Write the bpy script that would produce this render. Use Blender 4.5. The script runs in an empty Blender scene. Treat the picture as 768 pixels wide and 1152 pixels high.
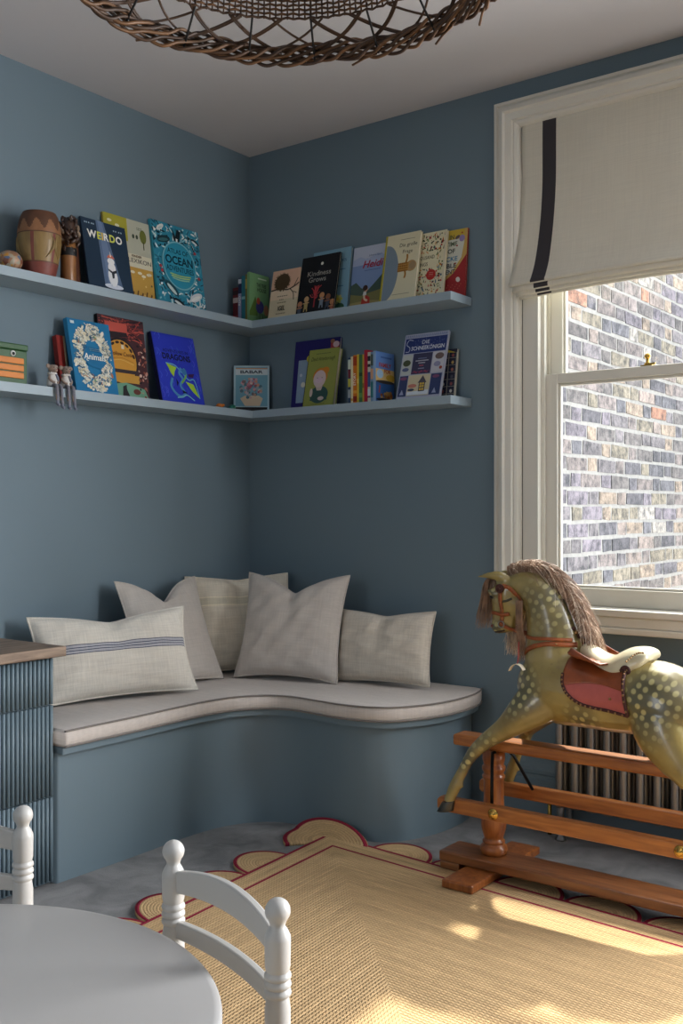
import bpy, bmesh, math, random
from math import sin, cos, pi, radians, hypot, atan2, asin, sqrt
from mathutils import Vector, Matrix, Euler
from mathutils.bvhtree import BVHTree

SC = bpy.context.scene
COL = SC.collection
random.seed(7)

# ------------------------------------------------------------------ helpers
def lin(c):
    return tuple(((v / 255) / 12.92 if v / 255 <= 0.04045 else ((v / 255 + 0.055) / 1.055) ** 2.4) for v in c)

def hexc(h):
    return tuple(int(h[i:i + 2], 16) for i in (0, 2, 4))

_M = {}
def mat(name, rgb, rough=0.6, metal=0.0, spec=0.5, var=None, bump=None, coat=0.0, sheen=0.0, trans=0.0):
    """var=(scale, amount, stretch xyz) colour variation; bump=(scale, strength, stretch)."""
    if name in _M:
        return _M[name]
    m = bpy.data.materials.new(name)
    m.use_nodes = True
    nt = m.node_tree
    b = nt.nodes['Principled BSDF']
    col = lin(rgb) + (1,)
    b.inputs['Base Color'].default_value = col
    b.inputs['Roughness'].default_value = rough
    b.inputs['Metallic'].default_value = metal
    b.inputs['Specular IOR Level'].default_value = spec
    if coat: b.inputs['Coat Weight'].default_value = coat
    if sheen:
        b.inputs['Sheen Weight'].default_value = sheen
    if trans:
        b.inputs['Transmission Weight'].default_value = trans
    tc = None
    def coords(stretch):
        nonlocal tc
        if tc is None:
            tc = nt.nodes.new('ShaderNodeTexCoord')
        mp = nt.nodes.new('ShaderNodeMapping')
        mp.inputs['Scale'].default_value = stretch
        nt.links.new(tc.outputs['Object'], mp.inputs['Vector'])
        return mp.outputs['Vector']
    if var:
        sc, amt = var[0], var[1]
        st = var[2] if len(var) > 2 else (1, 1, 1)
        n = nt.nodes.new('ShaderNodeTexNoise')
        n.inputs['Scale'].default_value = sc
        n.inputs['Detail'].default_value = 4
        nt.links.new(coords(st), n.inputs['Vector'])
        r = nt.nodes.new('ShaderNodeValToRGB')
        r.color_ramp.elements[0].position = 0.3
        r.color_ramp.elements[1].position = 0.7
        r.color_ramp.elements[0].color = tuple(max(0, c * (1 - amt)) for c in col[:3]) + (1,)
        r.color_ramp.elements[1].color = tuple(min(1, c * (1 + amt)) for c in col[:3]) + (1,)
        nt.links.new(n.outputs['Fac'], r.inputs['Fac'])
        nt.links.new(r.outputs['Color'], b.inputs['Base Color'])
    if bump:
        n = nt.nodes.new('ShaderNodeTexNoise')
        n.inputs['Scale'].default_value = bump[0]
        n.inputs['Detail'].default_value = 3
        nt.links.new(coords(bump[2] if len(bump) > 2 else (1, 1, 1)), n.inputs['Vector'])
        bp = nt.nodes.new('ShaderNodeBump')
        bp.inputs['Strength'].default_value = bump[1]
        bp.inputs['Distance'].default_value = 0.002
        nt.links.new(n.outputs['Fac'], bp.inputs['Height'])
        nt.links.new(bp.outputs['Normal'], b.inputs['Normal'])
    _M[name] = m
    return m

def ink(h):
    """printed ink or paint of one flat colour, given as hex"""
    return mat('print_' + h, hexc(h), 0.55, spec=0.3)

class MB:
    def __init__(s):
        s.v, s.f, s.mi, s.sm, s.mats, s.uv = [], [], [], [], [], {}
    def m(s, material):
        if material not in s.mats:
            s.mats.append(material)
        return s.mats.index(material)
    def add(s, verts, faces, material, smooth=False, M=None, uvs=None):
        o = len(s.v)
        k = s.m(material)
        for p in verts:
            p = Vector(p)
            s.v.append(M @ p if M is not None else p)
        for i, f in enumerate(faces):
            if uvs is not None:
                s.uv[len(s.f)] = [uvs[j] for j in f]
            s.f.append([o + j for j in f])
            s.mi.append(k)
            s.sm.append(smooth)
        return s
    def box(s, x0, x1, y0, y1, z0, z1, material, M=None):
        v = [(x, y, z) for z in (z0, z1) for y in (y0, y1) for x in (x0, x1)]
        f = [(0, 2, 3, 1), (4, 5, 7, 6), (0, 1, 5, 4), (2, 6, 7, 3), (0, 4, 6, 2), (1, 3, 7, 5)]
        return s.add(v, f, material, False, M)
    def loft(s, rings, material, smooth=True, caps=True, M=None, closed=False):
        n = len(rings[0])
        v = [p for r in rings for p in r]
        f = []
        R = len(rings)
        for i in range(R if closed else R - 1):
            a, b = i * n, ((i + 1) % R) * n
            for j in range(n):
                k = (j + 1) % n
                f.append((a + j, a + k, b + k, b + j))
        if caps and not closed:
            f.append(tuple(range(n - 1, -1, -1)))
            f.append(tuple(range((R - 1) * n, R * n)))
        return s.add(v, f, material, smooth, M)
    def tube(s, pts, rad, material, n=8, smooth=True, caps=True, M=None, closed=False):
        pts = [Vector(p) for p in pts]
        if not hasattr(rad, '__len__'):
            rad = [rad] * len(pts)
        rings = []
        ref = None
        N = len(pts)
        for i, p in enumerate(pts):
            if closed:
                t = pts[(i + 1) % N] - pts[i - 1]
            else:
                t = pts[min(i + 1, N - 1)] - pts[max(i - 1, 0)]
            if t.length < 1e-9: t = Vector((0, 0, 1))
            t.normalize()
            if ref is None:
                ref = Vector((0, 0, 1)) if abs(t.z) < 0.9 else Vector((1, 0, 0))
            a = ref - t * ref.dot(t)
            if a.length < 1e-6: a = t.orthogonal()
            a.normalize()
            ref = a
            b = t.cross(a)
            rings.append([p + (a * cos(2 * pi * k / n) + b * sin(2 * pi * k / n)) * rad[i] for k in range(n)])
        return s.loft(rings, material, smooth, caps, M, closed)
    def lathe(s, prof, c, material, n=24, M=None, smooth=True, cap=True):
        cx, cy, cz = c
        rings = [[(cx + r * cos(2 * pi * k / n), cy + r * sin(2 * pi * k / n), cz + z) for k in range(n)] for r, z in prof]
        return s.loft(rings, material, smooth, cap, M)
    def ball(s, c, r, material, n=12, M=None, squash=(1, 1, 1)):
        pr = [(sin(pi * i / n), -cos(pi * i / n)) for i in range(n + 1)]
        pr[0] = (0.02, -1); pr[-1] = (0.02, 1)
        rings = [[(c[0] + r * squash[0] * q * cos(2 * pi * k / (2 * n)), c[1] + r * squash[1] * q * sin(2 * pi * k / (2 * n)), c[2] + r * squash[2] * z) for k in range(2 * n)] for q, z in pr]
        return s.loft(rings, material, True, True, M)
    def prism(s, poly, z0, z1, material, M=None, smooth=False):
        n = len(poly)
        v = [(x, y, z0) for x, y in poly] + [(x, y, z1) for x, y in poly]
        f = [tuple(range(n - 1, -1, -1)), tuple(range(n, 2 * n))]
        s.add(v, f, material, False, M)
        return s.add(v, [(i, (i + 1) % n, n + (i + 1) % n, n + i) for i in range(n)], material, smooth, M)
    def build(s, name, parent=None, bevel=0, seg=2, world=False):
        me = bpy.data.meshes.new(name)
        me.from_pydata([tuple(p) for p in s.v], [], s.f)
        for mm in s.mats:
            me.materials.append(mm)
        me.polygons.foreach_set('material_index', s.mi)
        me.polygons.foreach_set('use_smooth', s.sm)
        if s.uv:
            ul = me.uv_layers.new(name='UVMap')
            for i, p in enumerate(me.polygons):
                u = s.uv.get(i)
                if u:
                    for li, c in zip(p.loop_indices, u):
                        ul.data[li].uv = c
        me.update()
        o = bpy.data.objects.new(name, me)
        COL.objects.link(o)
        if parent is not None:
            o.parent = parent
            if world:                       # geometry was given in world coordinates
                o.matrix_parent_inverse = parent.matrix_basis.inverted()
        if bevel:
            b = o.modifiers.new('bevel', 'BEVEL')
            b.width = bevel; b.segments = seg; b.limit_method = 'ANGLE'; b.angle_limit = radians(40)
        return o

def root(name, label, cat, loc=(0, 0, 0), rot=(0, 0, 0), group=None):
    o = bpy.data.objects.new(name, None)
    o.empty_display_size = 0.05
    COL.objects.link(o)
    o.location = loc
    o.rotation_euler = rot
    o['label'] = label; o['category'] = cat
    if group: o['group'] = group
    return o

def tag(o, label, cat, group=None, kind=None):
    o['label'] = label; o['category'] = cat
    if group: o['group'] = group
    if kind: o['kind'] = kind
    return o

def struct(o, label=None, cat=None):
    o['kind'] = 'structure'
    if label: o['label'] = label
    if cat: o['category'] = cat
    return o

def spline(pts, per=8, closed=False):
    """Catmull-Rom through the points (any dimension)."""
    P = [Vector(p) for p in pts]
    n = len(P)
    out = []
    for i in range(n if closed else n - 1):
        a = P[(i - 1) % n] if closed or i > 0 else P[0] * 2 - P[1]
        b = P[i]; c = P[(i + 1) % n]
        d = P[(i + 2) % n] if closed or i + 2 < n else P[-1] * 2 - P[-2]
        for k in range(per):
            t = k / per
            out.append(0.5 * ((2 * b) + (c - a) * t + (2 * a - 5 * b + 4 * c - d) * t * t + (3 * b - a - 3 * c + d) * t ** 3))
    if not closed:
        out.append(P[-1].copy())
    return out

def duplicate(src, loc, rot=None, label=None, group=None):
    r = src.copy(); COL.objects.link(r)
    r.location = loc
    if rot is not None: r.rotation_euler = rot
    if label: r['label'] = label
    if group: r['group'] = group
    for ch in list(src.children):
        c = ch.copy(); COL.objects.link(c); c.parent = r
        for g in list(ch.children):
            d = g.copy(); COL.objects.link(d); d.parent = c
    return r

# ------------------------------------------------------------------ materials
WALL = mat('blue_grey_wall_paint', (108, 126, 137), 0.62, spec=0.35, bump=(180, 0.06))
JOIN = mat('blue_grey_joinery_paint', (110, 128, 138), 0.48, spec=0.4, bump=(140, 0.04))
SHELF = mat('pale_blue_grey_shelf_paint', (150, 166, 176), 0.36, spec=0.5, bump=(140, 0.03))
CEIL = mat('ceiling_white_paint', (205, 203, 206), 0.75, spec=0.2)
TRIM = mat('off_white_gloss_paint', (221, 217, 206), 0.38, spec=0.45)
WHITE = mat('white_eggshell_paint', (190, 188, 184), 0.4, spec=0.45)
TABLE = mat('table_white_lacquer', (170, 168, 166), 0.3, spec=0.5, var=(3, 0.04))
BRASS = mat('polished_brass', (205, 165, 85), 0.25, metal=1.0)
IRON = mat('black_iron', (22, 21, 20), 0.45, metal=0.6)
GUN = mat('gunmetal_radiator', (150, 147, 144), 0.34, metal=0.7, bump=(90, 0.1))
PAPER = mat('page_paper', (226, 217, 196), 0.8, spec=0.1)
BLACK = mat('matt_black', (14, 14, 16), 0.6)

def wood(name, c1, c2, scale=(3, 30, 30), rough=0.35, coat=0.3):
    m = bpy.data.materials.new(name); m.use_nodes = True
    nt = m.node_tree; b = nt.nodes['Principled BSDF']
    tc = nt.nodes.new('ShaderNodeTexCoord'); mp = nt.nodes.new('ShaderNodeMapping')
    mp.inputs['Scale'].default_value = scale
    n = nt.nodes.new('ShaderNodeTexNoise'); n.inputs['Scale'].default_value = 2.0; n.inputs['Detail'].default_value = 6; n.inputs['Distortion'].default_value = 0.6
    r = nt.nodes.new('ShaderNodeValToRGB')
    r.color_ramp.elements[0].position = 0.32; r.color_ramp.elements[1].position = 0.68
    r.color_ramp.elements[0].color = lin(c1) + (1,); r.color_ramp.elements[1].color = lin(c2) + (1,)
    nt.links.new(tc.outputs['Object'], mp.inputs['Vector']); nt.links.new(mp.outputs['Vector'], n.inputs['Vector'])
    nt.links.new(n.outputs['Fac'], r.inputs['Fac']); nt.links.new(r.outputs['Color'], b.inputs['Base Color'])
    b.inputs['Roughness'].default_value = rough
    b.inputs['Coat Weight'].default_value = coat
    b.inputs['Coat Roughness'].default_value = 0.15
    return m

STAND = wood('varnished_pine', (138, 78, 34), (184, 116, 56))
STANDV = wood('varnished_turned_pine', (128, 68, 28), (172, 102, 48), (30, 30, 3))
STANDD = wood('dark_varnished_pine', (112, 66, 36), (150, 94, 52))
OAK = wood('weathered_oak_top', (104, 84, 68), (148, 126, 106), (40, 4, 40), 0.55, 0.05)

def linen(name, rgb, stripes=None, slub=0.1):
    """woven cloth; stripes = list of (v centre, half width, rgb) across the cloth's own v"""
    m = bpy.data.materials.new(name); m.use_nodes = True
    nt = m.node_tree; N = nt.nodes; L = nt.links
    b = N['Principled BSDF']
    b.inputs['Roughness'].default_value = 0.9
    b.inputs['Specular IOR Level'].default_value = 0.15
    b.inputs['Sheen Weight'].default_value = 0.15
    tc = N.new('ShaderNodeTexCoord')
    def noise(scale, st):
        mp = N.new('ShaderNodeMapping'); mp.inputs['Scale'].default_value = st
        L.new(tc.outputs['Object'], mp.inputs['Vector'])
        n = N.new('ShaderNodeTexNoise'); n.inputs['Scale'].default_value = scale; n.inputs['Detail'].default_value = 3
        L.new(mp.outputs['Vector'], n.inputs['Vector'])
        return n.outputs['Fac']
    h = noise(60, (0.12, 1, 4)); w = noise(60, (4, 1, 0.12))
    ad = N.new('ShaderNodeMath'); ad.operation = 'ADD'
    L.new(h, ad.inputs[0]); L.new(w, ad.inputs[1])
    mr = N.new('ShaderNodeMapRange')
    mr.inputs['From Min'].default_value = 0.7; mr.inputs['From Max'].default_value = 1.3
    mr.inputs['To Min'].default_value = 1 - slub; mr.inputs['To Max'].default_value = 1 + slub
    L.new(ad.outputs[0], mr.inputs['Value'])
    cur = None
    if stripes:
        sep = N.new('ShaderNodeSeparateXYZ'); L.new(tc.outputs['UV'], sep.inputs[0])
        prev = N.new('ShaderNodeRGB'); prev.outputs[0].default_value = lin(rgb) + (1,)
        cur = prev.outputs[0]
        for c, hw, col in stripes:
            s1 = N.new('ShaderNodeMath'); s1.operation = 'SUBTRACT'; s1.inputs[1].default_value = c; L.new(sep.outputs['Y'], s1.inputs[0])
            s2 = N.new('ShaderNodeMath'); s2.operation = 'ABSOLUTE'; L.new(s1.outputs[0], s2.inputs[0])
            s3 = N.new('ShaderNodeMath'); s3.operation = 'LESS_THAN'; s3.inputs[1].default_value = hw; L.new(s2.outputs[0], s3.inputs[0])
            mx = N.new('ShaderNodeMix'); mx.data_type = 'RGBA'
            L.new(s3.outputs[0], mx.inputs['Factor']); L.new(cur, mx.inputs['A']); mx.inputs['B'].default_value = lin(col) + (1,)
            cur = mx.outputs['Result']
    hsv = N.new('ShaderNodeHueSaturation')
    if cur is not None: L.new(cur, hsv.inputs['Color'])
    else: hsv.inputs['Color'].default_value = lin(rgb) + (1,)
    L.new(mr.outputs['Result'], hsv.inputs['Value'])
    L.new(hsv.outputs['Color'], b.inputs['Base Color'])
    bp = N.new('ShaderNodeBump'); bp.inputs['Strength'].default_value = 0.25; bp.inputs['Distance'].default_value = 0.002
    L.new(ad.outputs[0], bp.inputs['Height']); L.new(bp.outputs['Normal'], b.inputs['Normal'])
    return m

def carpet_mat():
    m = bpy.data.materials.new('grey_plush_carpet'); m.use_nodes = True
    nt = m.node_tree; N = nt.nodes; L = nt.links; b = N['Principled BSDF']
    b.inputs['Roughness'].default_value = 0.95; b.inputs['Specular IOR Level'].default_value = 0.1
    b.inputs['Sheen Weight'].default_value = 0.3
    tc = N.new('ShaderNodeTexCoord')
    n = N.new('ShaderNodeTexNoise'); n.inputs['Scale'].default_value = 7; n.inputs['Detail'].default_value = 5; n.inputs['Roughness'].default_value = 0.6; n.inputs['Distortion'].default_value = 0.8
    L.new(tc.outputs['Object'], n.inputs['Vector'])
    r = N.new('ShaderNodeValToRGB'); r.color_ramp.elements[0].position = 0.35; r.color_ramp.elements[1].position = 0.66
    r.color_ramp.elements[0].color = lin((88, 88, 90)) + (1,); r.color_ramp.elements[1].color = lin((130, 129, 129)) + (1,)
    L.new(n.outputs['Fac'], r.inputs['Fac']); L.new(r.outputs['Color'], b.inputs['Base Color'])
    f = N.new('ShaderNodeTexNoise'); f.inputs['Scale'].default_value = 260; f.inputs['Detail'].default_value = 2
    L.new(tc.outputs['Object'], f.inputs['Vector'])
    bp = N.new('ShaderNodeBump'); bp.inputs['Strength'].default_value = 0.5; bp.inputs['Distance'].default_value = 0.004
    L.new(f.outputs['Fac'], bp.inputs['Height']); L.new(bp.outputs['Normal'], b.inputs['Normal'])
    return m

def jute_mat(name, lines, rgb=(218, 183, 136), row=0.0105):
    """braided jute laid in rows: UV x runs along a row (m), UV y across the rows (m); lines = red cords at these y"""
    m = bpy.data.materials.new(name); m.use_nodes = True
    nt = m.node_tree; N = nt.nodes; L = nt.links; b = N['Principled BSDF']
    b.inputs['Roughness'].default_value = 0.9; b.inputs['Specular IOR Level'].default_value = 0.15
    tc = N.new('ShaderNodeTexCoord'); sp = N.new('ShaderNodeSeparateXYZ'); L.new(tc.outputs['UV'], sp.inputs[0])
    def mth(op, a, bb=None, c=None):
        n = N.new('ShaderNodeMath'); n.operation = op
        for i, x in enumerate((a, bb, c)):
            if x is None: continue
            if isinstance(x, (int, float)): n.inputs[i].default_value = x
            else: L.new(x, n.inputs[i])
        return n.outputs[0]
    u, v = sp.outputs['X'], sp.outputs['Y']
    q = mth('DIVIDE', v, row)
    idx = mth('FLOOR', q); fr = mth('SUBTRACT', q, idx)
    cen = mth('ABSOLUTE', mth('SUBTRACT', fr, 0.5))             # 0 in the middle of a braid, .5 at its edge
    half = mth('SUBTRACT', 1.0, mth('MULTIPLY', mth('MULTIPLY', cen, cen), 3.6))
    ph = mth('ADD', mth('DIVIDE', u, 0.013), mth('MULTIPLY', cen, 1.3))
    side = mth('GREATER_THAN', fr, 0.5)
    ph2 = mth('ADD', ph, mth('MULTIPLY', side, 0.5))
    strand = mth('ABSOLUTE', mth('SINE', mth('MULTIPLY', ph2, pi)))
    height = mth('MULTIPLY', half, mth('ADD', mth('MULTIPLY', strand, 0.55), 0.45))
    # colour: per-row tone, streaks along the row, fine mottling
    wn = N.new('ShaderNodeTexWhiteNoise'); wn.noise_dimensions = '1D'; L.new(idx, wn.inputs['W'])
    cmb = N.new('ShaderNodeCombineXYZ')
    L.new(mth('MULTIPLY', u, 9.0), cmb.inputs['X']); L.new(mth('MULTIPLY', idx, 3.7), cmb.inputs['Y'])
    sn = N.new('ShaderNodeTexNoise'); sn.inputs['Scale'].default_value = 1.0; sn.inputs['Detail'].default_value = 4; L.new(cmb.outputs[0], sn.inputs['Vector'])
    tone = mth('ADD', mth('MULTIPLY', wn.outputs['Value'], 0.16), mth('MULTIPLY', sn.outputs['Fac'], 0.55))
    fine = N.new('ShaderNodeTexNoise'); fine.inputs['Scale'].default_value = 160; L.new(tc.outputs['Object'], fine.inputs['Vector'])
    tone2 = mth('ADD', tone, mth('MULTIPLY', fine.outputs['Fac'], 0.35))
    val = mth('ADD', mth('MULTIPLY', tone2, 0.9), 0.42)
    val = mth('MULTIPLY', val, mth('ADD', mth('MULTIPLY', height, 0.26), 0.78))
    hs = N.new('ShaderNodeHueSaturation'); hs.inputs['Color'].default_value = lin(rgb) + (1,); L.new(val, hs.inputs['Value'])
    cur = hs.outputs['Color']
    for c, hw in lines:
        s = mth('LESS_THAN', mth('ABSOLUTE', mth('SUBTRACT', v, c)), hw)
        mx = N.new('ShaderNodeMix'); mx.data_type = 'RGBA'; L.new(s, mx.inputs['Factor']); L.new(cur, mx.inputs['A'])
        mx.inputs['B'].default_value = lin((146, 42, 62)) + (1,)
        cur = mx.outputs['Result']
    L.new(cur, b.inputs['Base Color'])
    bp = N.new('ShaderNodeBump'); bp.inputs['Strength'].default_value = 0.6; bp.inputs['Distance'].default_value = 0.005
    L.new(height, bp.inputs['Height']); L.new(bp.outputs['Normal'], b.inputs['Normal'])
    return m

# ------------------------------------------------------------------ the room
CH = 2.684                                     # ceiling height
RX, RY = 5.2, -5.0                             # extent of the room
W1 = (1.318, 2.462, 0.72, 2.56)                  # the window in the picture
W2 = (3.25, 4.65, 0.10, 2.45)                  # its neighbour, out of the frame

def wall_mesh():
    b = MB()
    T = 0.32
    xs = [(0 - 0.2, W1[0]), (W1[1], W2[0]), (W2[1], RX + 0.2)]
    for a, c in xs:
        b.box(a, c, 0, T, 0, CH, WALL)
    for w in (W1, W2):
        b.box(w[0], w[1], 0, T, 0, w[2], WALL)
        b.box(w[0], w[1], 0, T, w[3], CH, WALL)
    return b.build('wall_back')
struct(wall_mesh())
b = MB(); b.box(-0.2, 0, RY, 0, 0, CH, WALL); struct(b.build('wall_left'))
b = MB(); b.box(RX, RX + 0.2, RY, 0, 0, CH, WALL); struct(b.build('wall_right'))
b = MB()                                        # wall behind the camera, with a wide window opening
b.box(-0.2, 0.9, RY - 0.2, RY, 0, CH, WALL); b.box(1.7, RX + 0.2, RY - 0.2, RY, 0, CH, WALL)
b.box(0.9, 1.7, RY - 0.2, RY, 0, 0.9, WALL); b.box(0.9, 1.7, RY - 0.2, RY, 2.1, CH, WALL)
struct(b.build('wall_front'))
b = MB(); b.box(-0.2, RX + 0.2, RY - 0.2, 0.32, -0.1, 0, carpet_mat()); struct(b.build('floor'))
b = MB(); b.box(-0.2, RX + 0.2, RY - 0.2, 0.32, CH, CH + 0.1, CEIL); struct(b.build('ceiling'))

# skirting along the back wall
def sweep_x(b, prof, x0, x1, material):
    """profile of (y, z) run along x"""
    n = len(prof)
    v = [(x0, y, z) for y, z in prof] + [(x1, y, z) for y, z in prof]
    b.add(v, [(i, n + i, n + i + 1, i + 1) for i in range(n - 1)] + [tuple(range(n)), tuple(range(2 * n - 1, n - 1, -1))], material)
b = MB()
sweep_x(b, [(0, 0), (-0.022, 0), (-0.022, 0.165), (-0.017, 0.170), (-0.017, 0.18), (-0.021, 0.186), (-0.021, 0.197), (-0.014, 0.205), (-0.012, 0.222), (-0.005, 0.232), (0, 0.236)], 1.19, RX, JOIN)
struct(b.build('baseboard_back'))

# window 1: moulded casing, box lining, two sashes, panes, sill
win = bpy.data.objects.new('window_1', None); COL.objects.link(win); win.location = (1.9, 0, 0.76); struct(win)
def wpart(b, name, bevel=0, label=None):
    o = b.build(name, win, bevel, world=True)
    if label: o['label'] = label
    return o
b = MB()
XL, XR, ZT, ZB = 1.228, 2.552, 2.612, 0.785
cprof = [(0, 0), (0, -0.030), (0.012, -0.034), (0.016, -0.026), (0.024, -0.026), (0.028, -0.040), (0.040, -0.044), (0.046, -0.034), (0.070, -0.032), (0.074, -0.024), (0.080, -0.026), (0.088, -0.022), (0.094, -0.012), (0.098, 0.0)]
n = len(cprof)
vv = []
for d, p in cprof: vv.append((XL + d, p, ZB))
for d, p in cprof: vv.append((XL + d, p, ZT - d))
for d, p in cprof: vv.append((XR - d, p, ZT - d))
for d, p in cprof: vv.append((XR - d, p, ZB))
ff = []
for k in range(3):
    for i in range(n - 1):
        ff.append((k * n + i, k * n + i + 1, (k + 1) * n + i + 1, (k + 1) * n + i))
b.add(vv, ff, TRIM)
wpart(b, 'casing')
b = MB()
LX0, LX1 = 1.322, 1.388
RX0, RX1 = XR - (LX1 - XL), XR - (LX0 - XL)
b.box(LX0, LX1, 0.002, 0.185, 0.76, 2.53, TRIM); b.box(RX0, RX1, 0.002, 0.185, 0.76, 2.53, TRIM)
b.box(LX0, RX1, 0.002, 0.14, 2.43, 2.60, TRIM)
b.box(LX1, LX1 + 0.012, 0.030, 0.044, 0.79, 2.43, TRIM); b.box(RX0 - 0.012, RX0, 0.030, 0.044, 0.79, 2.43, TRIM)   # staff beads
b.box(LX1, LX1 + 0.010, 0.080, 0.088, 0.79, 2.43, TRIM); b.box(RX0 - 0.010, RX0, 0.080, 0.088, 0.79, 2.43, TRIM)   # parting beads
b.box(1.3265, 1.3285, -0.001, 0.004, 0.80, 1.93, mat('sash_cord_groove', (96, 92, 86), 0.8))
wpart(b, 'box_frame', 0.002)
def sash(name, y0, y1, z0, z1, bot, top, st=0.054):
    b = MB()
    a, c = LX1 + 0.001, RX0 - 0.001
    b.box(a, a + st, y0, y1, z0, z1, TRIM); b.box(c - st, c, y0, y1, z0, z1, TRIM)
    b.box(a + st, c - st, y0, y1, z0, z0 + bot, TRIM); b.box(a + st, c - st, y0, y1, z1 - top, z1, TRIM)
    # inner glazing bead, stepped
    g = 0.009
    b.box(a + st, a + st + g, y0 + 0.010, y1 - 0.004, z0 + bot, z1 - top, TRIM); b.box(c - st - g, c - st, y0 + 0.010, y1 - 0.004, z0 + bot, z1 - top, TRIM)
    b.box(a + st + g, c - st - g, y0 + 0.010, y1 - 0.004, z0 + bot, z0 + bot + g, TRIM); b.box(a + st + g, c - st - g, y0 + 0.010, y1 - 0.004, z1 - top - g, z1 - top, TRIM)
    return wpart(b, name, 0.003)
sash('lower_sash', 0.045, 0.079, 0.790, 1.618, 0.062, 0.036)
sash('upper_sash', 0.089, 0.122, 1.580, 2.428, 0.036, 0.05)
def glass_mat():
    m = bpy.data.materials.new('window_glass'); m.use_nodes = True
    nt = m.node_tree; N = nt.nodes; L = nt.links
    N.remove(N['Principled BSDF'])
    t = N.new('ShaderNodeBsdfTransparent'); t.inputs['Color'].default_value = (0.96, 0.975, 0.97, 1)
    g = N.new('ShaderNodeBsdfGlossy'); g.inputs['Roughness'].default_value = 0.02
    lw = N.new('ShaderNodeLayerWeight'); lw.inputs['Blend'].default_value = 0.5
    pw = N.new('ShaderNodeMath'); pw.operation = 'POWER'; pw.inputs[1].default_value = 4; L.new(lw.outputs['Facing'], pw.inputs[0])
    fr = N.new('ShaderNodeMath'); fr.operation = 'MULTIPLY_ADD'; fr.inputs[1].default_value = 0.6; fr.inputs[2].default_value = 0.035; L.new(pw.outputs[0], fr.inputs[0])
    mx = N.new('ShaderNodeMixShader')
    L.new(fr.outputs[0], mx.inputs[0]); L.new(t.outputs[0], mx.inputs[1]); L.new(g.outputs[0], mx.inputs[2])
    L.new(mx.outputs[0], N['Material Output'].inputs['Surface'])
    return m
GLASS = glass_mat()
b = MB(); b.box(1.44, RX0 - 0.05, 0.0600, 0.0640, 0.85, 1.585, GLASS); wpart(b, 'lower_pane')
b = MB(); b.box(1.44, RX0 - 0.05, 0.1030, 0.1070, 1.612, 2.38, GLASS); wpart(b, 'upper_pane')
b = MB()
b.box(XL - 0.006, XR + 0.006, -0.036, 0.045, 0.764, 0.788, TRIM)
b.box(XL - 0.002, XR + 0.002, -0.030, 0.0, 0.728, 0.764, TRIM)
b.box(XL - 0.006, XR + 0.006, -0.042, 0.0, 0.706, 0.728, TRIM)
b.box(LX1, RX0, 0.0, 0.14, 0.70, 0.79, TRIM)
wpart(b, 'window_sill', 0.004)
b = MB()                                       # brass sash fastener on the meeting rail
bx = 1.768
b.box(bx - 0.020, bx + 0.020, 0.048, 0.078, 1.618, 1.622, BRASS)
b.lathe([(0.011, 0), (0.011, 0.006), (0.006, 0.010), (0.005, 0.020), (0.010, 0.026), (0.011, 0.032), (0.007, 0.039), (0.001, 0.041)], (bx, 0.062, 1.622), BRASS, 16)
b.box(bx - 0.004, bx + 0.030, 0.052, 0.060, 1.622, 1.628, BRASS)
wpart(b, 'sash_fastener', label='polished brass sash fastener')

# window 2 (out of frame): plain frame
b = MB()
x0, x1, z0, z1 = W2
for a, c, d, e in ((x0, x0 + 0.06, z0, z1), (x1 - 0.06, x1, z0, z1), (x0 + 0.06, x1 - 0.06, z0, z0 + 0.1), (x0 + 0.06, x1 - 0.06, z1 - 0.06, z1), ((x0 + x1) / 2 - 0.02, (x0 + x1) / 2 + 0.02, z0 + 0.1, z1 - 0.06)):
    b.box(a, c, 0.05, 0.11, d, e, TRIM)
struct(b.build('window_2'))

# outside: stock-brick flank wall in Flemish bond and a paved yard
def attr_mat(name, attr, rough):
    m = bpy.data.materials.new(name); m.use_nodes = True
    nt = m.node_tree; N = nt.nodes; L = nt.links; bs = N['Principled BSDF']
    a = N.new('ShaderNodeAttribute'); a.attribute_name = attr
    tc = N.new('ShaderNodeTexCoord')
    n = N.new('ShaderNodeTexNoise'); n.inputs['Scale'].default_value = 24; n.inputs['Detail'].default_value = 8; n.inputs['Roughness'].default_value = 0.7
    L.new(tc.outputs['Object'], n.inputs['Vector'])
    r = N.new('ShaderNodeValToRGB'); r.color_ramp.elements[0].position = 0.36; r.color_ramp.elements[1].position = 0.62
    r.color_ramp.elements[0].color = (0.42, 0.41, 0.43, 1); r.color_ramp.elements[1].color = (2.3, 2.22, 2.1, 1)
    L.new(n.outputs['Fac'], r.inputs['Fac'])
    mx = N.new('ShaderNodeMix'); mx.data_type = 'RGBA'; mx.blend_type = 'MULTIPLY'; mx.inputs['Factor'].default_value = 1
    L.new(a.outputs['Color'], mx.inputs['A']); L.new(r.outputs['Color'], mx.inputs['B'])
    L.new(mx.outputs['Result'], bs.inputs['Base Color'])
    bs.inputs['Roughness'].default_value = rough
    bp = N.new('ShaderNodeBump'); bp.inputs['Strength'].default_value = 0.6; bp.inputs['Distance'].default_value = 0.006
    L.new(n.outputs['Fac'], bp.inputs['Height']); L.new(bp.outputs['Normal'], bs.inputs['Normal'])
    return m
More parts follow.
